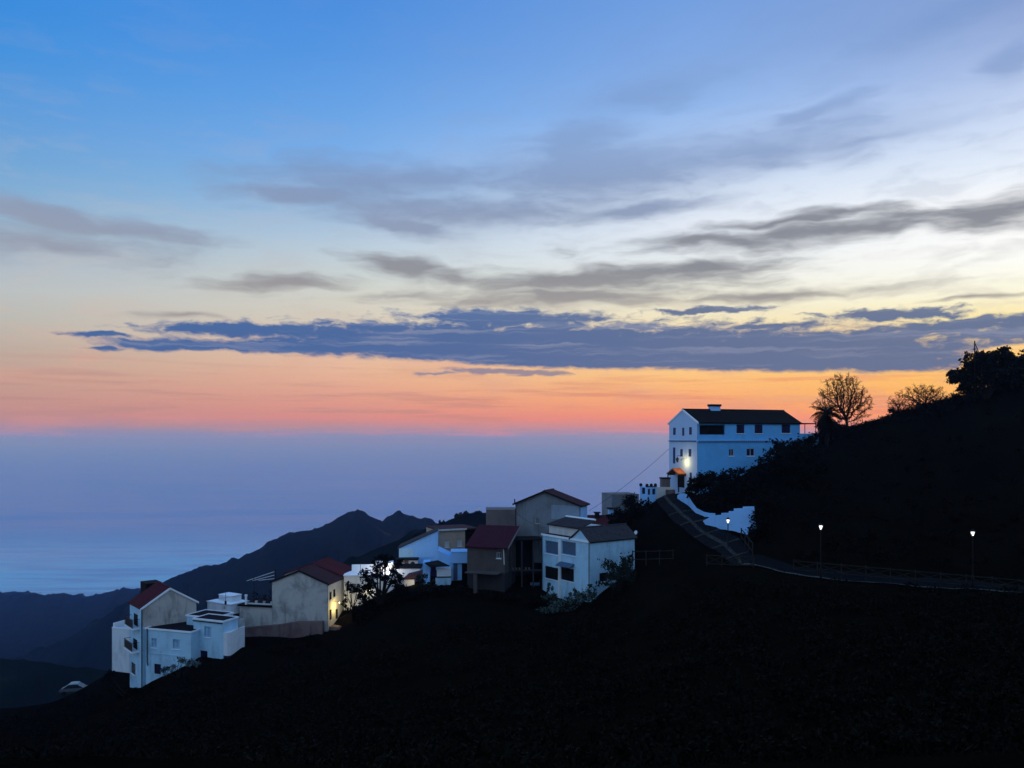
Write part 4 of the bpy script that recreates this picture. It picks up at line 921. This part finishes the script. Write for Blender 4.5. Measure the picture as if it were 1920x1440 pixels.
# lantern on a bracket by the turret, distant
t = thing('street_lantern', 'dark unlit lantern on a post beside the white turret', 'lantern', PT(1153, 985, 114))
bm = bmesh.new(); tube(bm, [(0, 0, 0), (0, 0, 1.8)], .04, 6); tube(bm, [(0, 0, 1.75), (-.3, 0, 1.85)], .03, 5); obj('post', bm, M['metal'], t)
bm = bmesh.new(); lathe(bm, [(.1, 1.7), (.2, 2.05), (.28, 2.08), (.04, 2.35)], 6); obj('lantern', bm, M['metal'], t)

# ---------------------------------------------------------------- wooden fences
def fence(pts, label, hgt=1.0, cross=True):
    t = thing('rail_fence', label, 'fence', pts[0])
    o = Vector(pts[0]); loc = [Vector(p) - o for p in pts]
    def bar(name, a, c, w):
        bm = bmesh.new(); tube(bm, [a, c], w, 6); obj(name, bm, M['wood'], t)
    for p in loc: bar('post', p - Vector((0, 0, .5)), p + Vector((0, 0, hgt + .12)), .065)
    for a, c in zip(loc, loc[1:]):
        bar('rail', a + Vector((0, -.07, hgt)), c + Vector((0, -.07, hgt)), .05); bar('rail', a + Vector((0, -.07, .18)), c + Vector((0, -.07, .18)), .05)
        if cross: bar('brace', a + Vector((0, -.11, .22)), c + Vector((0, -.11, hgt - .05)), .035); bar('brace', a + Vector((0, -.16, hgt - .05)), c + Vector((0, -.16, .22)), .035)
def line(a, b_, n_): return [a.lerp(b_, k / n_) for k in range(n_ + 1)]
fence(line(PT(1488, 1071, 78), PT(1960, 1113, 73), 10), 'long wooden rail fence with crossed braces running along the slope road')
fence(line(PT(1325, 1060, 80), PT(1413, 1064, 78), 3), 'short crossed wooden fence at the foot of the lane')
fence(line(PT(1186, 1052, 86), PT(1262, 1050, 86), 3), 'dim wooden fence behind the corner house', cross=False)
fence(line(PT(1390, 1010, 86), PT(1411, 1038, 81), 3), 'slanting handrail beside the bottom of the stepped wall', cross=False)
# pale road shoulder under the long fence
a = [PT(1385, 1048, 82), PT(1430, 1056, 81), PT(1470, 1064, 80), PT(1700, 1082, 78), PT(1990, 1108, 75)]; c = [PT(1385, 1060, 79), PT(1430, 1068, 78.2), PT(1470, 1076, 77.4), PT(1700, 1095, 75.2), PT(1990, 1118, 72)]
tag(strip('pavement', c, a, plain('dusty_road_surface', (.006, .0058, .0065), .95, 0, .6), .05), kind='structure')
tag(strip('kerb', [p + Vector((0, -.25, 0)) for p in c], [p + Vector((0, .05, .0)) for p in c], plain('broken_pale_kerb', (.15, .14, .125), .95, 0, .97), .1), kind='structure')

# ================================================================== PLANTS
def leaves(blobs, n_, size, flat=1.0):
    """blobs: (centre, radii) -> leaf quads gathered in clumps through the volume"""
    vol = np.array([r[0]*r[1]*r[2] for _, r in blobs]) ** .8; vol /= vol.sum(); vs, fs = [], []
    for (c_, r_), w in zip(blobs, vol):
        k = max(8, int(n_ * w)); nc = max(4, k // 45)
        d = RNG.normal(size=(nc, 3)); d /= np.linalg.norm(d, axis=1)[:, None]
        cen = d * (RNG.random((nc, 1)) ** .42) * np.array(r_) * .9 + np.array(c_)
        idx = RNG.integers(0, nc, k); p = cen[idx] + RNG.normal(size=(k, 3)) * np.array(r_) * .15
        a = RNG.normal(size=(k, 3)); a[:, 2] *= flat; a /= np.linalg.norm(a, axis=1)[:, None]
        q = RNG.normal(size=(k, 3)); q -= (q * a).sum(1)[:, None] * a; q /= np.linalg.norm(q, axis=1)[:, None]
        s_ = size * RNG.uniform(.6, 1.4, (k, 1)); a = a * s_; q = q * s_ * .5
        i0 = len(vs); quad = np.stack([p - a, p - q, p + a, p + q], 1).reshape(-1, 3); vs += quad.tolist(); fs += [(i0+4*j, i0+4*j+1, i0+4*j+2, i0+4*j+3) for j in range(k)]
    return vs, fs
def shrub(name, label, cat, base, blobs, n_, size, m='leaf', group=None, stems=5, flat=1.):
    base = Vector(base); t = thing(name, label, cat, base, 0, group)
    vs, fs = leaves([(Vector(c_) - base, r_) for c_, r_ in blobs], n_, size, flat); pyobj('foliage' if 'tree' not in name else 'crown', vs, fs, M[m], t)
    bm = bmesh.new()
    for k in range(stems):
        c_, r_ = blobs[k % len(blobs)]; e_ = Vector(c_) - base + Vector((random.uniform(-.4,.4)*r_[0], random.uniform(-.4,.4)*r_[1], random.uniform(-.2,.4)*r_[2]))
        o_ = Vector((random.uniform(-.25, .25), random.uniform(-.25, .25), -.4)); mid = o_.lerp(e_, .5) + Vector((random.uniform(-.3,.3), random.uniform(-.3,.3), .1))
        tube(bm, [o_, mid, e_], [.07, .045, .02] if 'tree' not in name else [.16, .1, .04], 6)
    obj('stem' if 'tree' not in name else 'trunk', bm, M['bark'], t); return t
def bl(*rows): return [(PT(px, py, Y), (rx / F * Y, rd, rz / F * Y)) for px, py, Y, rx, rd, rz in rows]
# evergreen masses between villa and lane
shrub('evergreen_bush', 'dense dark bush against the foot of the white villa, by its porch', 'bush', PT(1312, 935, 101), bl((1318,905,101,26,1.5,20),(1300,915,101,14,1.2,14),(1345,898,102,22,1.5,18)), 2600, .2, stems=6)
shrub('evergreen_bush', 'broad dark bush climbing the middle of the villa long wall', 'bush', PT(1400, 940, 100), bl((1385,893,101,36,2,22),(1425,880,101,30,2,28),(1350,925,99,50,2,28),(1405,930,98,50,2,30)), 4200, .22, stems=6)
shrub('evergreen_tree', 'big round dark tree hiding the right end of the white villa', 'tree', PT(1490, 905, 101), bl((1480,855,102,44,2.6,32),(1510,845,103,30,2.2,28),(1455,870,100,30,2,26),(1500,890,100,48,2.5,34)), 5600, .24, stems=7)
shrub('evergreen_bush', 'dark ragged bush overhanging the right edge of the stepped white wall', 'bush', PT(1432, 1020, 86), bl((1424,985,86.5,22,1.2,42),(1420,955,88,14,1.2,14),(1440,940,89,30,1.5,24),(1412,1008,85.5,14,.8,22)), 3200, .18, stems=6)
shrub('evergreen_bush', 'dark drooping bush behind the curved parapet', 'bush', PT(1330, 950, 98), bl((1318,945,98.5,18,1.0,12),(1345,948,96,26,1.2,14),(1295,932,99.6,9,.6,9)), 1700, .17, stems=4)
shrub('evergreen_bush', 'dark rounded thicket on the mound left of the lane', 'bush', PT(1185, 985, 104), bl((1185,958,104,28,2,28),(1165,972,103,24,1.8,16),(1150,980,102,14,1.4,9),(1208,962,103,20,1.8,26)), 3000, .2, stems=6)
# tree at the lamp-lit house
shrub('dark_tree', 'dark half-bare tree standing before the lamp-lit white walls', 'tree', PT(715, 1125, 90), bl((715,1060,90.5,26,1.2,20),(700,1080,90,30,1.4,16),(735,1085,90,24,1.3,16),(722,1045,90.5,18,1.,10),(690,1100,89,24,1.,18),(750,1100,89,22,1.,14),(742,1062,90,18,1,14)), 3000, .15, m='leaf', stems=16)
shrub('evergreen_bush', 'long dark hedge on the bank under the dark half-bare tree', 'bush', PT(720, 1165, 90), bl((684,1146,90.5,22,1.2,32),(722,1136,91,34,1.4,28),(772,1120,92.5,36,1.3,20),(700,1165,90,40,1.2,16),(668,1160,91,9,1,30),(815,1112,94,24,1.1,12)), 6500, .2, stems=6)
shrub('vine_bush', 'climbing leafy bush at the corner of the yellow-lit gable house', 'bush', PT(660, 1140, 93), bl((652,1105,94,12,.7,18),(668,1112,93,16,.9,16),(648,1135,93.5,9,.6,16),(660,1095,94,8,.6,10)), 800, .14, m='leaf', stems=6)
shrub('garden_shrub', 'pale leafy shrub by the sky-blue house yard', 'bush', PT(800, 1108, 95), bl((795,1088,96,13,.7,13),(812,1096,95,12,.7,9),(783,1080,96.5,8,.6,12)), 700, .13, m='leafgrey', stems=5)
shrub('garden_shrub', 'upright grey-green shrub at the right wall of the corner house', 'bush', PT(1160, 1100, 87), bl((1158,1068,88,32,1.1,26),(1140,1088,87,22,.9,16),(1176,1056,89,16,.9,24),(1170,1085,88,26,1,20)), 2600, .14, m='leafgrey', stems=9, flat=2.5)
shrub('garden_shrub', 'pale shrub with painted leaf highlights below the four-window front of the corner house', 'bush', PT(1050, 1148, 89), bl((1035,1124,91,22,.8,16),(1062,1130,89.5,26,.9,15),(1098,1122,87.5,22,.9,20),(1028,1102,91.5,9,.6,12),(1075,1112,88.8,10,.6,12),(1112,1105,87.5,12,.7,14),(1050,1142,89,46,1,10)), 2900, .13, m='leafpale', stems=9)
shrub('garden_shrub', 'sparse highlight-painted shrub in front of the cellar door of the flat blue house', 'bush', PT(335, 1272, 85), bl((345,1243,85.6,24,.8,12),(325,1254,85.2,20,.8,10),(310,1261,85,11,.5,7),(362,1243,85.5,14,.6,11)), 760, .12, m='leafblue', stems=10)
shrub('evergreen_bush', 'dark ragged scrub bank in front of the wine-red roofed house', 'bush', PT(890, 1140, 92), bl((860,1112,94,26,1.2,18),(905,1122,93,34,1.4,18),(950,1126,93,34,1.4,17),(995,1128,92.5,24,1.2,18),(835,1108,95.5,16,1,12)), 3000, .17, stems=6)
shrub('evergreen_bush', 'dark weeds along the foot of the flat blue-white blocks', 'bush', PT(420, 1262, 85.5), bl((400,1250,86,20,.8,7),(432,1246,86,18,.8,9),(375,1262,85.5,16,.8,8),(460,1236,87,14,.7,10)), 1300, .13, stems=4)
shrub('evergreen_bush', 'dark scrub at the lowest corner of the balconied house', 'bush', PT(255, 1312, 86), bl((250,1300,87,24,.9,12),(222,1292,90,16,.9,18),(285,1294,86,22,.8,9),(205,1268,92,12,.8,16)), 1900, .15, stems=5)
shrub('evergreen_bush', 'low dark brambles heaped below the brown retaining wall', 'bush', PT(520, 1222, 90), bl((500,1222,90,22,1,9),(545,1218,90.5,24,1,8),(590,1205,91,16,1,14),(470,1228,89,20,1,8)), 1500, .15, stems=4)
# big evergreens on the skyline
shrub('evergreen_tree', 'spreading dark tree on the skyline with its left branches overhanging', 'tree', PT(1850, 745, 104), bl((1800,708,104,24,1.8,16),(1835,690,104,34,2.5,32),(1850,670,104,22,2,16),(1870,700,104,34,2.5,34),(1820,725,104,22,2,20),(1795,700,104,16,1.2,10),(1880,665,104,20,2,14)), 9500, .22, stems=9)
shrub('evergreen_tree', 'second dark skyline tree, cut by the right edge of the view', 'tree', PT(1935, 735, 102), bl((1905,690,102,22,2,28),(1940,685,102,40,3,34),(1960,710,101,40,3,40),(1900,668,102,16,1.5,12)), 8000, .22, stems=7)
t = thing('utility_pole', 'leaning-stayed utility pole rising out of the dark skyline tree', 'pole', PT(1827.5, 745, 103))
bm = bmesh.new(); tube(bm, [(0, 0, -.5), (0, 0, 7.1)], .07, 6); obj('pole', bm, M['bark'], t)
bm = bmesh.new(); tube(bm, [(0, 0, 6.9), (.95, 0, 4.6)], .05, 5); obj('stay', bm, M['bark'], t)

def colony(base_pts, crown, n_att, step, kill, reach, seed, bias=(0, 0, .12), shell=.5, itmax=140):
    """crown: list of (centre, radii); grows a branching skeleton that fills it. Returns nodes, parents."""
    r = np.random.default_rng(seed); att = []
    vol = np.array([c[1][0]*c[1][1]*c[1][2] for c in crown]); cnt = (n_att * vol / vol.sum()).astype(int)
    for (c, rad), k in zip(crown, cnt):
        d = r.normal(size=(k, 3)); d /= np.linalg.norm(d, axis=1)[:, None]; att.append(np.array(c) + d * (r.random((k, 1)) ** shell) * np.array(rad))
    att = np.concatenate(att)
    for k in range(9):                                            # gaps in the crown
        c_ = att[r.integers(len(att))]; att = att[np.linalg.norm(att - c_, axis=1) > r.uniform(.35, .75)]
    nodes = [np.array(p, float) for p in base_pts]; par = [-1] + list(range(len(nodes) - 1))
    for _ in range(itmax):
        N_ = np.array(nodes); d = np.linalg.norm(att[:, None] - N_[None], axis=2); near = d.argmin(1); dm = d.min(1)
        use = dm < reach
        if not use.any(): break
        new = []
        for k in np.unique(near[use]):
            v_ = att[use & (near == k)] - N_[k]; v_ = (v_ / np.linalg.norm(v_, axis=1)[:, None]).sum(0); v_ = v_ / (np.linalg.norm(v_) + 1e-6) + np.array(bias) + r.normal(size=3) * .42
            p = N_[k] + v_ / np.linalg.norm(v_) * step
            if np.linalg.norm(N_ - p, axis=1).min() > step * .35: new.append((p, k))
        if not new: break
        for p, k in new: nodes.append(p); par.append(int(k))
        N2 = np.array([p for p, _ in new]); att = att[np.linalg.norm(att[:, None] - N2[None], axis=2).min(1) > kill]
        if not len(att): break
    return nodes, par
def bare_tree(label, base, trunk, crown, seed, n_att=900, step=.26, tip=.024, p=2.3, group='bare trees on the skyline', twigs=3, kill=.3):
    rnd = random.Random(seed); t = thing('bare_tree', label, 'tree', base, 0, group)
    nodes, par = colony(trunk, crown, n_att, step, kill, 3.0, seed)
    n_ = len(nodes); kids = [[] for _ in range(n_)]
    for i, q in enumerate(par):
        if q >= 0: kids[q].append(i)
    rad = [0.] * n_
    for i in range(n_ - 1, -1, -1): rad[i] = tip if not kids[i] else min(.24, sum(rad[k] ** p for k in kids[i]) ** (1 / p))
    bT, bB = bmesh.new(), bmesh.new(); nt_ = len(trunk)
    tube(bT, [nodes[i] for i in range(nt_)], [max(.12, rad[0] * (1 - .35 * i / nt_)) for i in range(nt_)], 8)
    start = [(k, i) for i in range(n_) for k in kids[i] if k >= nt_ and (i < nt_ or k != kids[i][0])]
    for k, i in start:
        ch = [i, k]
        while kids[ch[-1]]: ch.append(kids[ch[-1]][0])
        tube(bB, [nodes[c] for c in ch], [min(rad[c], rad[k]) for c in ch], 5 if rad[k] > .04 else 3, False)
    for i in range(nt_, n_):                                       # fine twigs
        if rad[i] < .05:
            for _ in range(twigs):
                d = Vector((rnd.gauss(0, 1), rnd.gauss(0, 1), rnd.gauss(.25, 1))).normalized() * rnd.uniform(.18, .5); a_ = Vector(nodes[i]); m_ = a_ + d * .5 + Vector((rnd.gauss(0, .04), 0, rnd.gauss(0, .04)))
                tube(bB, [a_, m_, a_ + d], [tip * .8, tip * .7, tip * .55], 3, False)
    obj('trunk', bT, M['bark'], t, True, False); obj('branches', bB, M['bark'], t, True, False); return t
def at_(base, px, py, Y): return tuple(PT(px, py, Y) - base)
b_ = PT(1588, 812, 113)
bare_tree('taller bare tree with rounded twiggy crown behind the palm', b_, [(0,0,-.6),(-.05,0,.5),(0,0,1.2),(-.1,0,1.9)],
          [(at_(b_,1580,746,113),(3.6,2.4,3.3)),(at_(b_,1607,760,113),(2.4,2,2.6)),(at_(b_,1555,762,113),(2.3,2,2.1)),(at_(b_,1582,722,113),(1.9,1.6,1.9))], 5, 1500, .25)
b_ = PT(1738, 776, 111)
bare_tree('lower wide bare tree leaning left on the bank beneath the evergreens', b_, [(0,0,-.5),(-.15,0,.35),(-.4,0,.9)],
          [(at_(b_,1735,745,111),(2.6,2,2.0)),(at_(b_,1712,750,111),(2.2,1.8,2.0)),(at_(b_,1755,745,111),(1.5,1.4,1.9))], 9, 900, .24)
b_ = PT(1688, 786, 112)
bare_tree('small bare tree left of the wide leaning one on the bank', b_, [(0,0,-.5),(0,0,.3),(-.1,0,.8)],
          [(at_(b_,1686,760,112),(1.5,1.3,1.6)),(at_(b_,1676,752,112),(.9,.9,1.2))], 21, 360, .23)
# palm
t = thing('palm_tree', 'dark shaggy palm beside the pergola of the white villa', 'palm', PT(1550, 840, 110))
bm = bmesh.new(); Hp = 62 / F * 110; tube(bm, [(0, 0, -.8), (.05, 0, Hp * .5), (0, 0, Hp)], [.3, .24, .27], 9); obj('trunk', bm, M['bark'], t)
vs, fs = [], []
for k in range(80):
    a = random.uniform(0, 2 * math.pi); el0 = random.uniform(-1.2, 1.35); ln = random.uniform(1.9, 3.0)
    hd = Vector((math.cos(a), math.sin(a), 0)); prev = Vector((0, 0, Hp)); side = Vector((-hd.y, hd.x, 0)); el_ = el0
    for q in range(9):
        d = hd * math.cos(el_) + Vector((0, 0, math.sin(el_))); nxt = prev + d * ln / 9; el_ -= .16
        for sg in (-1, 1):
            w = .55 * math.sin(math.pi * (q + 1.2) / 10.5); tip = prev.lerp(nxt, .5) + side * sg * w + d * .25 - Vector((0, 0, .12)); i = len(vs)
            vs += [prev, nxt, tip]; fs.append((i, i+1, i+2))
        prev = nxt
pyobj('crown', vs, fs, M['leaf'], t)
shrub('evergreen_bush', 'dark skyline bush below the palm and bare tree', 'bush', PT(1555, 830, 112), bl((1552,800,112,22,1.8,20),(1575,806,112.5,16,1.5,16),(1560,815,112,30,2,16),(1535,818,112,18,1.5,14),(1598,812,113,24,1.5,10)), 3300, .2, stems=4)
shrub('evergreen_bush', 'low dark skyline bush at the foot of the bare bank trees', 'bush', PT(1680, 790, 113), bl((1678,778,113,18,1.2,12),(1700,774,113,14,1.2,8)), 900, .17, stems=3)
# trees on the near spur behind the village
for k, (px, py, w, hh, lab) in enumerate([(828,982,5,8,'lone dark tree at the low left end of the distant spur'),(860,967,6,7,'left of a clump of three dark trees on the distant spur'),(873,964.5,5,6,'middle of the three dark trees on the distant spur'),(898,962,8,6,'rightmost rounded tree on the distant spur, next to the concrete box')]):
    p = PT(px, py, 358); shrub('spur_tree', lab, 'tree', p, [(p + Vector((0, 0, .2)), (w * .26, 1.4, hh * .2)), (p + Vector((w*.16, 0, -.3)), (w * .24, 1.4, hh * .17)), (p + Vector((-w*.2, 0, -.5)), (w * .2, 1.4, hh * .14))], 700, .45, group='trees on the distant spur', stems=2)
# scrub over the whole slope (uncountable)
k = 26000; sx_ = RNG.uniform(-.78, .80, k); sy_ = 16 + (RNG.random(k) ** .75) * 112; X_ = sx_ * sy_
keep = np.ones(k, bool); pxp = CX + F * X_ / sy_
keep &= ~((sy_ > 80) & (pxp < 1265) & (pxp > 190)); keep &= ~((sy_ > 76) & (pxp > 1225) & (pxp < 1425)); keep &= ~((pxp > 1180) & (sy_ > 70) & (sy_ < 82) & (pxp < 2000))
keep &= ~((pxp > 1225) & (pxp < 1530) & (sy_ > 90)); keep &= ~((pxp<200)&(sy_>100))
X_, Y_ = X_[keep], sy_[keep]; Z_ = ground(X_, Y_); k = len(X_)
cl = fbm(X_ * .12, Y_ * .12, 3, 77); hgt = np.clip(.25 + 1.3 * np.clip(cl, 0, 1), .12, 1.2)
vs, fs = [], []
for rep in range(3):
    p = np.c_[X_ + RNG.normal(0, .3, k), Y_ + RNG.normal(0, .3, k), Z_ + RNG.random(k) * hgt * .7]
    a = RNG.normal(size=(k, 3)); a[:, 2] = np.abs(a[:, 2]) + .6; a /= np.linalg.norm(a, axis=1)[:, None]; q = np.cross(a, RNG.normal(size=(k, 3))); q /= np.linalg.norm(q, axis=1)[:, None]
    s_ = (hgt * RNG.uniform(.25, .6, k))[:, None]; a *= s_; q *= s_ * .22; i0 = len(vs)
    vs += np.stack([p - a * .4, p - q, p + a, p + q], 1).reshape(-1, 3).tolist(); fs += [(i0+4*j, i0+4*j+1, i0+4*j+2, i0+4*j+3) for j in range(k)]
nc_ = 1500; qs = RNG.uniform(180, 2050, nc_ * 3); ys_ = RNG.uniform(30, 121, nc_ * 3)
ok = (((qs > 1500) & (ys_ > 81)) | ((qs > 1440) & (ys_ > 84) & (qs <= 1500) & (ys_ < 100)) | ((ys_ < 74) & (qs > 1150)) | ((qs < 1180) & (ys_ < 83))) 
qs, ys_ = qs[ok][:nc_], ys_[ok][:nc_]
q2 = RNG.uniform(-20, 420, 420); y2 = RNG.uniform(66, 100, 420); k2 = (q2 < 185) | (y2 < 83); qs, ys_ = np.r_[qs, q2[k2]], np.r_[ys_, y2[k2]]
q3 = RNG.uniform(1500, 1800, 260); y3 = np.interp(q3, [1500, 1600, 1700, 1800], [121, 117, 111, 107]) + RNG.normal(0, 1.5, 260); qs, ys_ = np.r_[qs, q3], np.r_[ys_, y3]; xs_ = (qs - CX) / F * ys_; zs_ = ground(xs_, ys_)
for x_, y_, z_ in zip(xs_, ys_, zs_):
    r_ = RNG.uniform(.25, .75) if y_ > 84 else RNG.uniform(.3, 1.1); k_ = int(26 + 60 * r_)
    p = np.array([x_, y_, z_ + r_ * .35]) + RNG.normal(size=(k_, 3)) * np.array([r_, r_, r_ * .6]) * .55
    a = RNG.normal(size=(k_, 3)); a /= np.linalg.norm(a, axis=1)[:, None]; q = np.cross(a, RNG.normal(size=(k_, 3))); q /= np.linalg.norm(q, axis=1)[:, None]
    s_ = RNG.uniform(.08, .2, (k_, 1)); a *= s_; q *= s_ * .5; i0 = len(vs)
    vs += np.stack([p - a, p - q, p + a, p + q], 1).reshape(-1, 3).tolist(); fs += [(i0+4*j, i0+4*j+1, i0+4*j+2, i0+4*j+3) for j in range(k_)]
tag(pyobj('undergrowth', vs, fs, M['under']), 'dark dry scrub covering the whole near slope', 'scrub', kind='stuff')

# ================================================================== parked car far left, posts
p = PT(142, 1296, 110); gz = G(p.x, p.y); t = thing('parked_car', 'dim parked car with pale roof on the dark slope below the village', 'car', (p.x, p.y, gz), R_(12))
sec = [(-1.9, .45, .62), (-1.75, .3, .8), (-.95, .28, .92), (.9, .28, .9), (1.75, .3, .78), (1.95, .42, .6)]
bm = bmesh.new(); pts = [(x, -.8, hi) for x, lo, hi in sec] + [(x, -.8, lo) for x, lo, hi in sec[::-1]]; prism(bm, pts, (0, 1.6, 0)); bmesh.ops.bevel(bm, geom=list(bm.edges), offset=.06, segments=2, affect='EDGES'); obj('body', bm, M['carpaint'], t, True)
bm = bmesh.new(); vsb = [(-1.45, .9), (-.75, 1.36), (.35, 1.4), (1.15, .88)]
prism(bm, [(x, -.66, z) for x, z in vsb], (0, 1.32, 0)); obj('windows', bm, M['glass'], t)
bm = bmesh.new(); prism(bm, [(-.8, -.62, 1.365), (.4, -.62, 1.405), (.32, -.6, 1.47), (-.2, -.6, 1.5), (-.7, -.6, 1.45)], (0, 1.22, 0)); obj('roof', bm, M['carroof'], t)
for x in (-1.2, 1.2):
    for y in (-.82, .62):
        bm = bmesh.new(); tube(bm, [(x, y, .31), (x, y + .2, .31)], .31, 14); obj('wheel', bm, M['rubber'], t)
for k, (px, pt, pb, Y, lab) in enumerate([(74, 1272, 1312, 108, 'thin pale post with cross arm left of the parked car'), (174, 1268, 1292, 104, 'short pale post right of the parked car')]):
    t = thing('utility_post', lab, 'post', PT(px, pb, Y)); bm = bmesh.new(); hh = (pb - pt) / F * Y; tube(bm, [(0, 0, -.5), (0, 0, hh)], .05, 6); obj('pole', bm, M['wood'], t)
    bm = bmesh.new(); tube(bm, [(-.1, 0, hh * .85), (.7, 0, hh * .9)], .03, 5); obj('arm', bm, M['wood'], t)
p0, p1 = PT(150, 1302, 104), PT(180, 1291, 103); bm = bmesh.new(); tube(bm, [p0, p1], .06, 6); tube(bm, [p0, p0 - Vector((0,0,.9))], .05, 6); tube(bm, [p1, p1 - Vector((0,0,.9))], .05, 6); tag(obj('guard_rail', bm, M['wood']), 'short pale guard rail below the parked car', 'rail')

# ------------------------------------------------------------------ render settings
scene.view_settings.view_transform = 'Standard'; scene.view_settings.look = 'None'
scene.view_settings.exposure = 0; scene.view_settings.gamma = 1
scene.cycles.max_bounces = 6; scene.cycles.volume_bounces = 3; scene.cycles.diffuse_bounces = 3
